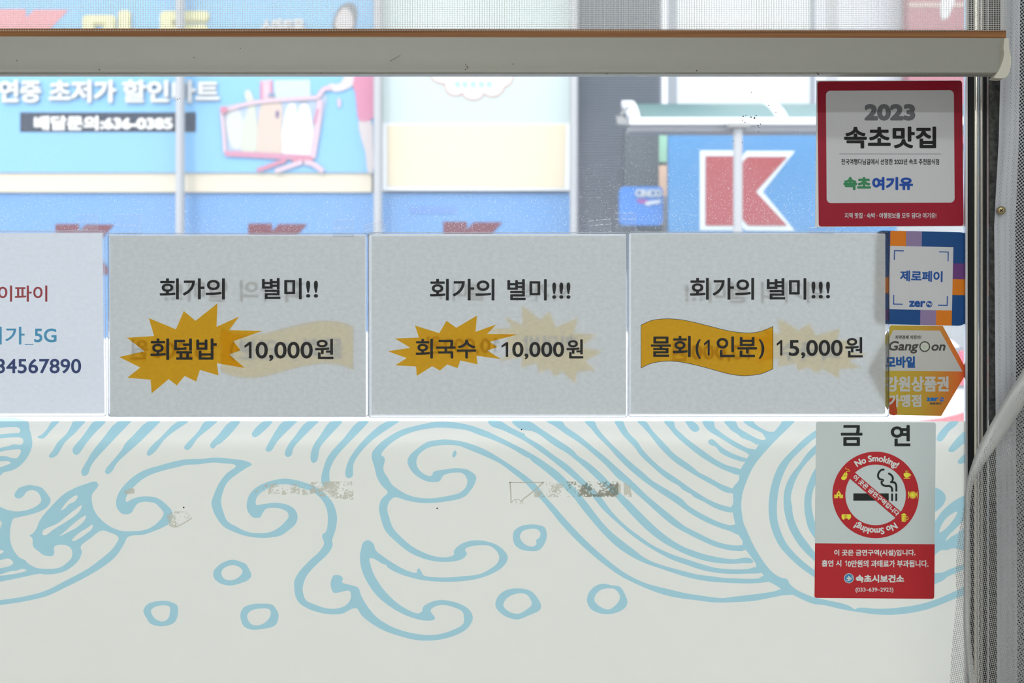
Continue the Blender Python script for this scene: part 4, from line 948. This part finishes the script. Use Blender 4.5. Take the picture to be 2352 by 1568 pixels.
# hexagonal voucher sticker
t = thing('voucher_sticker', 'hexagonal yellow and orange voucher sticker below the square payment sticker', 'sticker', P(2105, 955, SY))
T = tile(2030, 745, 7.129)
hexo = T((115, 12), (965, 22), (1370, 765), (940, 1497), (105, 1478), (-290, 745))
m, nt, N, L, out = shader('voucher_print')
tc = N('TexCoord'); sx_ = N('SeparateXYZ'); L(tc.outputs['Object'], sx_.inputs[0])
r = N('MapRange'); r.inputs['From Min'].default_value = -.058; r.inputs['From Max'].default_value = .0585; L(sx_.outputs['X'], r.inputs['Value'])
cr = N('ValToRGB'); el = cr.color_ramp.elements
el[0].position = .15; el[0].color = (*[v * KS for v in lin((170, 152, 36))], 1); el[1].position = 1; el[1].color = (*[v * KS for v in lin((196, 44, 14))], 1)
for pos, c in ((.55, (172, 138, 32)), (.78, (184, 112, 26)), (.90, (200, 98, 24))):
    e = el.new(pos); e.color = (*[v * KS for v in lin(c)], 1)
b = N('BsdfPrincipled'); b.inputs['Roughness'].default_value = .45; L(r.outputs[0], cr.inputs[0]); L(cr.outputs[0], b.inputs['Base Color']); L(b.outputs[0], out.inputs['Surface'])
slab(t, 'hexagon', hexo, SY, -.00005, m)
y = SY - .0001
M_sil2 = sm_('warm_silver', (176, 176, 172), .45, KS)
flat(t, 'white_panel', T((155, 92), (918, 100), (1288, 769), (-170, 755)), y, M_sil2)
flat(t, 'red_mark', smooth_loop(T((85, 1225), (130, 1205), (186, 1200), (200, 1330), (218, 1474), (108, 1476), (85, 1400)), 2), y, sm_('voucher_red', (160, 62, 24), .45, KS))
y -= .0001
def tb(x0, y0, x1, y1):
    a, b_ = T((x0, y0), (x1, y1)); return (*a, *b_)
M_char = sm_('print_charcoal', (66, 64, 62), .45, KS)
text(t, 'lettering', '지역경제 지킴이!', tb(183, 177, 612, 242), y, M_char, .3, None, .12)
text(t, 'lettering', 'Gang', tb(75, 270, 560, 475), y, M_char, .9, None, .22)
text(t, 'lettering', 'on', tb(780, 325, 1008, 432), y, M_char, .9, None, .22)
c = T((670, 362))[0]
flat(t, 'round_logo', [circle(*c, 12.4), circle(*c, 9.6)], y, M_char)
flat(t, 'round_logo_centre', circle(*c, 9.4), y, sm_('logo_pale', (180, 190, 172), .45, KS))
text(t, 'lettering', 'W', (c[0] - 6.5, c[1] - 5.5, c[0] + 6.5, c[1] + 6), y - .00006, M_sil2, .8, None, .15)
text(t, 'lettering', '모바일', tb(30, 518, 515, 712), y, sm_('voucher_blue', (22, 76, 140), .45, KS), 1.3)
text(t, 'lettering', '강원상품권', tb(28, 845, 1065, 1102), y, M_sil2, 1.5)
text(t, 'lettering', '가맹점', tb(80, 1143, 615, 1352), y, M_sil2, 1.2)
M_vz = sm_('voucher_zero', (24, 98, 168), .45, KS)
text(t, 'lettering', 'zer', tb(700, 1195, 895, 1256), y, M_vz, .9)
c = T((952, 1226))[0]; flat(t, 'round_logo', circle(*c, 5.2, 24), y, M_vz)
text(t, 'lettering', 'Pay', (c[0] - 3.6, c[1] - 2.8, c[0] + 4.2, c[1] + 2.8), y - .00006, m, .2)
text(t, 'lettering', '제로페이', tb(750, 1274, 942, 1312), y, sm_('voucher_dark', (70, 72, 70), .45, KS), .3)

# no smoking sticker
KS = 1.5
t = thing('no_smoking_sticker', 'tall grey no smoking sticker with a red ring and a red lower panel', 'sticker', P(2009, 1374, -.002))
y = -.0019
bodyq = [(x - 4 * (yy - 968.8) / 405, yy + 2 * (x - 1875) / 275) for x, yy in rrect(1874.8, 968.0, 2149.7, 1372.7, 5)]
slab(t, 'sheet', bodyq, y, -.0013, sm_('sticker_grey', (176, 186, 186), .45, KS))
M_red = sm_('sticker_red', (160, 36, 42), .45, 1.5)
rp = [(x - 4 * (yy - 968.8) / 405, yy + 2 * (x - 1875) / 275) for x, yy in rect(1874.8, 1247, 2149.7, 1300) if yy < 1250] 
low = rrect(1874.8, 1240, 2149.7, 1372.7, 5)
low = [(x, max(yy, 1247.3)) for x, yy in low]
low = [(x - 4 * (yy - 968.8) / 405, yy + 2.2 * (x - 1875) / 275) for x, yy in low]
flat(t, 'red_panel', low, y - .0001, M_red)
y -= .0002
M_dk = sm_('print_dark', (30, 36, 34), .45, KS)
M_lt = sm_('print_light', (188, 194, 192), .45, KS)
text(t, 'lettering', '금', (1931.2, 975.7, 1981.1, 1023.7), y, M_dk, 1.5)
text(t, 'lettering', '연', (2045.9, 975.7, 2091.1, 1024.5), y, M_dk, 1.5)
T = tile(1860, 960, 5.228)
cx, cy = T((791, 921))[0]
R0, R1 = 99.3, 69.6
flat(t, 'cigarette', [T((523, 903), (948, 903), (948, 990), (523, 990)), T((977, 905), (1000, 905), (1000, 995), (977, 995)), T((1027, 905), (1050, 905), (1050, 995), (1027, 995))], y, M_dk)
flat(t, 'smoke', stroke_loop(T((897, 616), (860, 622), (828, 655), (820, 700), (838, 730), (882, 745), (862, 765), (870, 795), (905, 813), (960, 815), (985, 838), (989, 884)), 4.6), y, M_dk)
flat(t, 'smoke', stroke_loop(T((943, 660), (980, 685), (998, 720), (990, 768), (1015, 770), (1036, 800), (1040, 880)), 4.6), y, M_dk)
flat(t, 'smoke', stroke_loop(T((965, 768), (1000, 768), (1018, 774)), 4.6), y - .00001, M_dk)
yr_ = y - .0001
flat(t, 'red_ring', [circle(cx, cy, R0, 96), circle(cx, cy, R1, 96)], yr_, M_red)
flat(t, 'red_bar', T((520, 634), (545, 655), (1090, 1120), (1115, 1141), (1053, 1216), (1028, 1195), (482, 725), (457, 704)), yr_ - .00002, M_red)
yt = yr_ - .0001
def ringwarp(flip):
    def w(q):
        # q laid along x (arc length from the top) and y (0 top .. 1 bottom)
        a = q[:, 0]; r = q[:, 1]
        v = np.stack([cx + r * np.sin(a), cy - r * np.cos(a)], axis=1)
        return 2 * np.array([cx, cy]) - v if flip else v
    return w
def ring_text(s, a0, a1, rt, rb, flip):
    v, f = glyphs(s); lo, hi = v.min(0), v.max(0); n_ = (v - lo) / (hi - lo)
    V = []; F = []
    for i, (dx, dy) in enumerate([(0, 0)] + [(.75 * math.cos(k * math.pi / 4), .75 * math.sin(k * math.pi / 4)) for k in range(8)]):
        a = math.radians(a0) + n_[:, 0] * math.radians(a1 - a0) + dx / 82; r = rt + n_[:, 1] * (rb - rt) + dy
        q = ringwarp(flip)(np.stack([a, r], axis=1)); b0 = sum(len(k) for k in V)
        V.append(to_world(q, yt - 3e-6 * i)); F += [[k + b0 for k in ff] for ff in f]
    mesh('ring_lettering', np.concatenate(V), F, M_lt, t)
ring_text('No Smoking!', -33, 37, 91, 72.5, False)
ring_text('No Smoking!', -34, 34.5, 91, 72.5, True)
bx, by = T((795, 926))[0]
xf = rotator(bx, by, 40.6)
text(t, 'bar_lettering', '이 곳은 금연구역입니다', (bx - 67, by - 6.6, bx + 68, by + 6), yt, M_lt, .55, xf)
# yellow pictograms
M_y = sm_('pictogram_yellow', (206, 200, 62), .45, KS)
def pic(name, *loops, z=0, m_=None): flat(t, name, [l for l in loops], yt - z, m_ or M_y)
pic('mouse_pictogram', smooth_loop(T((395, 690), (412, 660), (432, 650), (450, 662), (450, 690), (438, 725), (412, 742), (388, 738), (377, 718)), 3))
pic('mouse_pictogram', stroke_loop(T((440, 650), (442, 640), (478, 636), (470, 620), (430, 605), (432, 592)), .9), z=.00001)
pic('mouse_pictogram', stroke_loop(T((392, 690), (420, 696), (450, 685)), .8), stroke_loop(T((427, 655), (420, 690)), .8), z=.00003, m_=M_red)
pic('cup_pictogram', smooth_loop(T((1128, 662), (1200, 662), (1197, 695), (1180, 712), (1150, 712), (1133, 697)), 2), T((1124, 717), (1208, 717), (1200, 726), (1132, 726)))
pic('cup_pictogram', [*circle(*T((1203, 682))[0], 2.7, 16)], [*circle(*T((1203, 682))[0], 1.4, 16)], z=.00001)
for k in (1150, 1163, 1176): pic('cup_pictogram', stroke_loop(T((k, 655), (k + 4, 645), (k, 638), (k + 4, 628)), .8), z=.00002)
pic('plate_pictogram', circle(*T((1237, 922))[0], 8.4, 32), circle(*T((1237, 922))[0], 7.3, 32))
pic('plate_pictogram', circle(*T((1237, 922))[0], 6.4, 32), z=.00001); pic('plate_pictogram', circle(*T((1237, 922))[0], 4.6, 32), circle(*T((1237, 922))[0], 4.2, 32), z=.00003, m_=M_red)
pic('plate_pictogram', T((1179, 880), (1183, 880), (1183, 898), (1185, 898), (1185, 880), (1188, 880), (1188, 898), (1190, 898), (1190, 880), (1194, 880), (1194, 905), (1189, 912), (1189, 963), (1183, 963), (1183, 912), (1179, 905)), T((1282, 900), (1290, 880), (1292, 880), (1292, 965), (1286, 965), (1286, 930), (1281, 928)))
pic('mug_pictogram', T((1102, 1172), (1158, 1172), (1155, 1243), (1104, 1243)), z=.00001)
pic('mug_pictogram', smooth_loop(T((1100, 1165), (1102, 1152), (1115, 1150), (1122, 1142), (1140, 1142), (1146, 1152), (1158, 1155), (1158, 1166)), 2))
pic('mug_pictogram', stroke_loop(T((1157, 1186), (1176, 1186), (1180, 1200), (1174, 1218), (1157, 1220)), 1.2), z=.00002)
for k in (1115, 1130, 1144): pic('mug_pictogram', rect(*T((k, 1180))[0], *T((k + 4, 1236))[0]), z=.00003, m_=M_red)
pic('bus_pictogram', rrect(*T((382, 1154))[0], *T((494, 1204))[0], 2.2)); pic('bus_pictogram', circle(*T((404, 1204))[0], 2.6, 16), circle(*T((468, 1204))[0], 2.6, 16), z=.00002)
pic('bus_pictogram', rect(*T((420, 1162))[0], *T((440, 1198))[0]), z=.00003, m_=M_red); pic('bus_pictogram', rect(*T((426, 1166))[0], *T((434, 1194))[0]), z=.00005)
pic('school_pictogram', T((293, 918), (322, 918), (322, 905), (348, 868), (373, 905), (373, 918), (399, 918), (399, 960), (293, 960)), T((347, 858), (354, 862), (347, 866)))
pic('school_pictogram', circle(*T((347, 908))[0], 1.6, 12), T((338, 936), (356, 936), (356, 960), (338, 960)), z=.00003, m_=M_red)
for yy in (928, 940, 950): pic('school_pictogram', T((295, yy), (330, yy), (330, yy + 2), (295, yy + 2)), T((364, yy), (397, yy), (397, yy + 2), (364, yy + 2)), z=.00003, m_=M_red)
# text of the red panel
text(t, 'lettering', '이 곳은 금연구역(시설)입니다.', (1916, 1261.5, 2102.6, 1278), y, M_lt, .5)
text(t, 'lettering', '흡연 시', (1887.3, 1285.6, 1932.5, 1300.8), y, M_lt, .5)
text(t, 'lettering', '１', (1940.5, 1286.8, 1945, 1299.5), y, M_lt, .6); text(t, 'lettering', '0만원의 과태료가 부과됩니다.', (1947, 1285.8, 2132.5, 1302.4), y, M_lt, .5)
cx2, cy2 = 1949.8, 1327.5
flat(t, 'health_logo', circle(cx2, cy2, 11.3, 36), y, M_lt); flat(t, 'health_logo', circle(cx2, cy2, 10.2, 36), y - .00006, sm_('logo_blue', (62, 118, 158), .45, KS))
flat(t, 'health_logo', [(cx2 - 5, cy2 - 1.6), (cx2 - 1.6, cy2 - 1.6), (cx2 - 1.6, cy2 - 5), (cx2 + 1.6, cy2 - 5), (cx2 + 1.6, cy2 - 1.6), (cx2 + 5, cy2 - 1.6), (cx2 + 5, cy2 + 1.6), (cx2 + 1.6, cy2 + 1.6), (cx2 + 1.6, cy2 + 5), (cx2 - 1.6, cy2 + 5), (cx2 - 1.6, cy2 + 1.6), (cx2 - 5, cy2 + 1.6)], y - .00012, M_lt)
flat(t, 'health_logo', stroke_loop([(cx2 - 7, cy2 + 6), (cx2 + 2, cy2 + 5), (cx2 + 7, cy2), (cx2 + 8, cy2 - 5)], 1.1), y - .00013, M_lt)
text(t, 'lettering', '속초시보건소', (1965.4, 1319.5, 2076.8, 1337.6), y, M_lt, .95)
text(t, 'lettering', '(033–639–2923)', (1965, 1349, 2052, 1361), y, M_lt, .25)

# ------------------------------------------------------------------ roller blind
bl = thing('roller_blind', 'mesh roller blind with a wooden slat and beige bottom bar across the window top', 'blind', P(1000, 177, -.06))
BT = math.atan2(3.5, 2352)       # the bar hangs a touch lower at its right end
yb0 = -.078
def bz(px, py, y): return P(px, py, y)
# bottom bar profile: (depth, pixel height)
prof = [(-.050, 87), (-.070, 87), (-.0715, 88.2), (-.0718, 95), (-.0718, 110), (-.0722, 122), (-.0733, 138), (-.0750, 153), (-.0768, 163), (-.0778, 169), (-.0774, 171.8), (-.0760, 173.4), (-.0735, 173.8), (-.066, 172), (-.050, 166)]
pp = [(a / 2000, b) for a, b in smooth_loop([(a * 2000, b) for a, b in prof], 3, False)]
def barz(py): return P(0, py, -.068)[2]
xs = [P(-900, 0, -.068)[0], P(2305, 0, -.068)[0]]
V = []; F = []
for x in xs:
    for yy, py in pp:
        V.append((x, yy, barz(py) - x * .0018 * (177 - py) / 90))
n = len(pp)
F = [(i, i + 1, n + i + 1, n + i) for i in range(n - 1)] + [(n - 1, 0, n, 2 * n - 1), tuple(range(n)), tuple(range(2 * n - 1, n - 1, -1))]
o = mesh('bottom_bar', V, F, mat('bar_taupe', (.37, .37, .325), .42, spec=.35, bump=.10, bscale=900), bl, True)
me = o.data
for i, p in enumerate(me.polygons):
    if i >= n - 1: p.use_smooth = False
# end cap
cap = smooth_loop([(2307, 87.5), (2317.5, 87.5)], 1, False) + smooth_loop([(2317.5, 112), (2320.5, 122), (2322.5, 136), (2322, 150), (2318, 166), (2312.5, 176), (2305, 179.5), (2290, 179.5)], 4, False) + smooth_loop([(2282, 178), (2292, 165), (2300, 148), (2305, 133), (2306, 120), (2305, 110), (2306, 98)], 4, False)
o = slab(bl, 'end_cap', cap, -.0805, -.070, mat('cap_cream', (.60, .59, .50), .4, spec=.4))
bv = o.modifiers.new('bevel', 'BEVEL'); bv.width = .0012; bv.segments = 2; bv.limit_method = 'ANGLE'
o['label'] = 'cream end cap'
# wooden slat
def tilted(q): return np.stack([q[:, 0], q[:, 1] + (q[:, 0] - 1176) * .0016], axis=1)
m = mat('slat_wood', (.20, .095, .035), .55)
nt = m.node_tree; tc = nt.nodes.new('ShaderNodeTexCoord'); mp = nt.nodes.new('ShaderNodeMapping'); mp.inputs['Scale'].default_value = (3, 60, 420)
no = nt.nodes.new('ShaderNodeTexNoise'); no.inputs['Scale'].default_value = 1; no.inputs['Detail'].default_value = 6; cr = nt.nodes.new('ShaderNodeValToRGB')
cr.color_ramp.elements[0].position = .35; cr.color_ramp.elements[0].color = (.16, .062, .018, 1); cr.color_ramp.elements[1].position = .65; cr.color_ramp.elements[1].color = (.34, .15, .05, 1)
nt.links.new(tc.outputs['Object'], mp.inputs[0]); nt.links.new(mp.outputs[0], no.inputs['Vector']); nt.links.new(no.outputs[0], cr.inputs[0]); nt.links.new(cr.outputs[0], nt.nodes['Principled BSDF'].inputs['Base Color'])
slab(bl, 'wooden_slat', rect(-900, 67, 2311, 90), -.0635, -.058, m, tilted)
# mesh cloth: fine crossing threads, two layers
M_thr = sheet_mat('mesh_thread', (.74, .72, .66), .45)
def cloth(yc, pit, pity, top, bot, th, off):
    V = []; F = []
    def add(x0, x1, z0, z1, k):
        b = len(V); V.extend([(x0, yc + k, z0), (x1, yc + k, z0), (x1, yc + k, z1), (x0, yc + k, z1)]); F.append((b, b + 1, b + 2, b + 3))
    xl, xr = P(-700, 0, yc)[0], P(2311, 0, yc)[0]; zl, zh = P(0, bot, yc)[2], P(0, top, yc)[2]
    x = xr
    random.seed(int(off * 100))
    while x > xl:
        w_ = th * random.uniform(.85, 1.2); add(x - w_, x, zl, zh, 0); x -= pit
    z = zl + off * pity
    while z < zh:
        add(xl, xr, z, z + th * .95, -.0002); z += pity
    b = len(V)
    return mesh('mesh_cloth', V, F, M_thr, bl)
cloth(-.0655, .0027, .0023, -260, 72, .00038, .3)
cloth(-.0560, .0027, .0023, -260, 70, .00028, .7)
# specks on the bar
sp = [circle(x, y, r, 8) for x, y, r in ((1070, 148, 1.2), (1073, 153, 1.3), (1069, 160, 1.2), (1075, 156, 1), (1179, 147, 1.2), (1600, 162, 1.5), (1393, 169, 1.2), (1878, 168, 1.4), (228, 160, 1.3), (446, 132, 1.3), (552, 111, 1.2), (39, 139, 1.3), (738, 168, 1.2))] + [stroke_loop([(895, 141), (920, 127)], .9, 2), stroke_loop([(1876, 167), (1881, 172)], 2.6, 2)]
flat(bl, 'speck', sp, -.0782, mat('speck_brown', (.06, .045, .025), .8))

# ------------------------------------------------------------------ net curtain
def net_mat(name, pitch, hole, rot, col, band=None):
    m, nt, N, L, out = shader(name)
    uv = N('UVMap'); mp = N('Mapping'); mp.inputs['Rotation'].default_value = (0, 0, math.radians(rot)); mp.inputs['Scale'].default_value = (1 / pitch, 1 / pitch, 1)
    vo = N('TexVoronoi', voronoi_dimensions='2D'); vo.inputs['Scale'].default_value = 1; vo.inputs['Randomness'].default_value = 0 if not band else .25
    L(uv.outputs[0], mp.inputs[0]); L(mp.outputs[0], vo.inputs['Vector'])
    lt = N('Math', operation='LESS_THAN'); L(vo.outputs['Distance'], lt.inputs[0]); lt.inputs[1].default_value = hole
    fac = lt.outputs[0]
    if band:
        sx = N('SeparateXYZ'); L(uv.outputs[0], sx.inputs[0])
        acc = None
        for c, hw in band:
            cmpn = N('Math', operation='COMPARE'); L(sx.outputs['X'], cmpn.inputs[0]); cmpn.inputs[1].default_value = c; cmpn.inputs[2].default_value = hw
            if acc is None: acc = cmpn.outputs[0]
            else:
                a = N('Math', operation='MAXIMUM'); L(acc, a.inputs[0]); L(cmpn.outputs[0], a.inputs[1]); acc = a.outputs[0]
        mu = N('Math', operation='MULTIPLY'); L(fac, mu.inputs[0]); L(acc, mu.inputs[1]); fac = mu.outputs[0]
    tr = N('BsdfTransparent'); d = N('BsdfDiffuse'); t2 = N('BsdfTranslucent'); d.inputs[0].default_value = (*col, 1); t2.inputs[0].default_value = (*col, 1)
    g = N('BsdfGlossy'); g.inputs['Roughness'].default_value = .3
    mx = N('MixShader'); mx.inputs[0].default_value = .25; L(d.outputs[0], mx.inputs[1]); L(t2.outputs[0], mx.inputs[2])
    m2 = N('MixShader'); m2.inputs[0].default_value = .05; L(mx.outputs[0], m2.inputs[1]); L(g.outputs[0], m2.inputs[2])
    m3 = N('MixShader'); L(fac, m3.inputs[0]); L(m2.outputs[0], m3.inputs[1]); L(tr.outputs[0], m3.inputs[2]); L(m3.outputs[0], out.inputs['Surface'])
    return m
M_net = net_mat('net', 3.0, .40, 38, (.56, .59, .62))
M_net2 = net_mat('net_fine', 2.25, .44, 14, (.46, .47, .46))
M_band = net_mat('net_band', 2.1, .17, 30, (.60, .63, .67), [(5.0, 1.6), (12.5, 1.0), (18.5, 1.8)])
M_hem = net_mat('net_hem', 2.0, .2, 20, (.60, .61, .60), [(6, 1.5), (9.5, 1)])

def sheet(parent, name, rows, m, sm=True):
    """rows: list of lists of (px, py, depth); uv in millimetres on the cloth"""
    V = []; UV = []; F = []; n = len(rows[0])
    for r_ in rows:
        for px, py, yy in r_:
            V.append(P(px, py, yy)); UV.append((px * .5, py * .5))
    for i in range(len(rows) - 1):
        for j in range(n - 1): F.append((i * n + j, i * n + j + 1, (i + 1) * n + j + 1, (i + 1) * n + j))
    return V, UV, F
nc = thing('net_curtain', 'white insect net with a perforated edge band, fixed upright beside the window frame', 'net curtain', P(2315, 1568, -.042))
ky = [-300, 0, 180, 320, 450, 520, 700, 900, 1100, 1300, 1568, 1750]
kl = [2297, 2297.5, 2297.5, 2294, 2287, 2283.5, 2285, 2286.5, 2288, 2290, 2290, 2290]
kr = [2343, 2343, 2342, 2340, 2335, 2332, 2333, 2334, 2334, 2336, 2337, 2337]
rows = []; rows2 = []
for py in range(-300, 1760, 20):
    l = np.interp(py, ky, kl); r = np.interp(py, ky, kr)
    rows.append([(l + (r - l) * k / 8, py, -.0395 - .0015 * math.sin(k * .8 + py * .006)) for k in range(9)])
    rows2.append([(r + (2480 - r) * k / 14, py, -.0395 - .004 * (1 - math.cos(k * 1.1)) - .0015 * math.sin(8 * .8 + py * .006) * (1 if k == 0 else 0)) for k in range(15)])
V, UV, F = sheet(nc, 'edge_band', rows, M_band)
UV = [(u - np.interp(rows[i // 9][0][1], ky, kl) * .5, v) for i, (u, v) in enumerate(UV)]
mesh('edge_band', V, F, M_band, nc, True, UV)
V, UV, F = sheet(nc, 'net', rows2, M_net); mesh('net', V, F, M_net, nc, True, UV)
# screw through the band
sc = thing('screw', 'small brass cross-head screw fixing the band of the insect net', 'screw', P(2300, 483, -.043))
x_, y_, z_ = P(2300, 483, -.043)
V = []; F = []
rings_ = [(0.0045, .0015), (.0046, 0), (.0042, -.0012), (.0030, -.0020), (.0012, -.0023)]
for r_, d in rings_:
    for k in range(24): V.append((x_ + r_ * math.cos(k * math.pi / 12), y_ + d, z_ + r_ * math.sin(k * math.pi / 12)))
for i in range(len(rings_) - 1):
    for k in range(24): F.append((i * 24 + k, i * 24 + (k + 1) % 24, (i + 1) * 24 + (k + 1) % 24, (i + 1) * 24 + k))
F.append(tuple(range(96, 120)))
mesh('screw_head', V, F, mat('brass', (.42, .34, .18), .35, 1.0), sc, True)
for a in (40, 130):
    flat(sc, 'cross_slot', rect(2300 - 4.2, 482, 2300 + 4.2, 484), y_ - .0026, M_text, rotator(2300, 483, a))

# loose flap of net hanging over the frame
dr = thing('net_drape', 'loose grey-white net flap with a folded hem hanging diagonally over the lower right corner', 'net curtain', P(2250, 1600, -.06))
hy = [760, 800, 868, 900, 970, 1030, 1075, 1110, 1160, 1240, 1340, 1440, 1500, 1568, 1700]
hx = [2432, 2404, 2366, 2345, 2301, 2264, 2241, 2228, 2222, 2221, 2222, 2221, 2225, 2233, 2240]
hw = [52, 50, 48, 46, 42, 35, 23, 15, 14, 15, 16, 16, 15, 16, 17]
pts = smooth_loop(list(zip(hx, hy)), 8, False)
pts = np.array(pts); tt = np.gradient(pts, axis=0); tt /= np.linalg.norm(tt, axis=1)[:, None]; nn = np.stack([tt[:, 1], -tt[:, 0]], axis=1)
rows = []; s_ = 0; UVh = []
for i, (p, n2_) in enumerate(zip(pts, nn)):
    w_ = np.interp(p[1], hy, hw); 
    if i: s_ += np.linalg.norm(pts[i] - pts[i - 1])
    row = []
    for k in range(11):
        u = -1 + 2 * k / 10
        q_ = p + n2_ * u * w_ / 2
        row.append((q_[0], q_[1], -.072 - .007 * math.sqrt(max(0, 1 - u * u)) + .0015 * math.sin(s_ * .03 + u)))
        UVh.append((u * w_ * .25 + 6, s_ * .5))
    rows.append(row)
V, UV, F = sheet(dr, 'hem', rows, M_hem); mesh('hem', V, F, M_hem, dr, True, UVh)
ly = [1130, 1150, 1207, 1253, 1326, 1360, 1432, 1496, 1568, 1700]
lx = [2223, 2217, 2205, 2197.5, 2194.5, 2198, 2191.5, 2185.5, 2182, 2176]
rows = []; rows2 = []
for py in range(1130, 1701, 10):
    l = np.interp(py, ly, lx); h = np.interp(py, hy, hx) + 2
    rows.append([(l + (h - l) * k / 6, py, -.072 + .006 * math.sin(k / 6 * math.pi) * math.sin(py * .02) - .002 * k / 6) for k in range(7)])
V, UV, F = sheet(dr, 'net_edge', rows, M_net2); mesh('net_edge', V, F, M_net2, dr, True, UV)
for py in range(880, 1701, 10):
    h = np.interp(py, hy, hx) + (np.interp(py, hy, hw) * .32 if py < 1110 else 3)
    rows2.append([(h + (2480 - h) * k / 26, py, -.068 - .006 * math.sin((2480 - (h + (2480 - h) * k / 26)) * .055 + py * .002) * min(1, k / 4) + .003 * math.sin(py * .013 + k * .5)) for k in range(27)])
V, UV, F = sheet(dr, 'net', rows2, M_net2); mesh('net', V, F, M_net2, dr, True, UV)
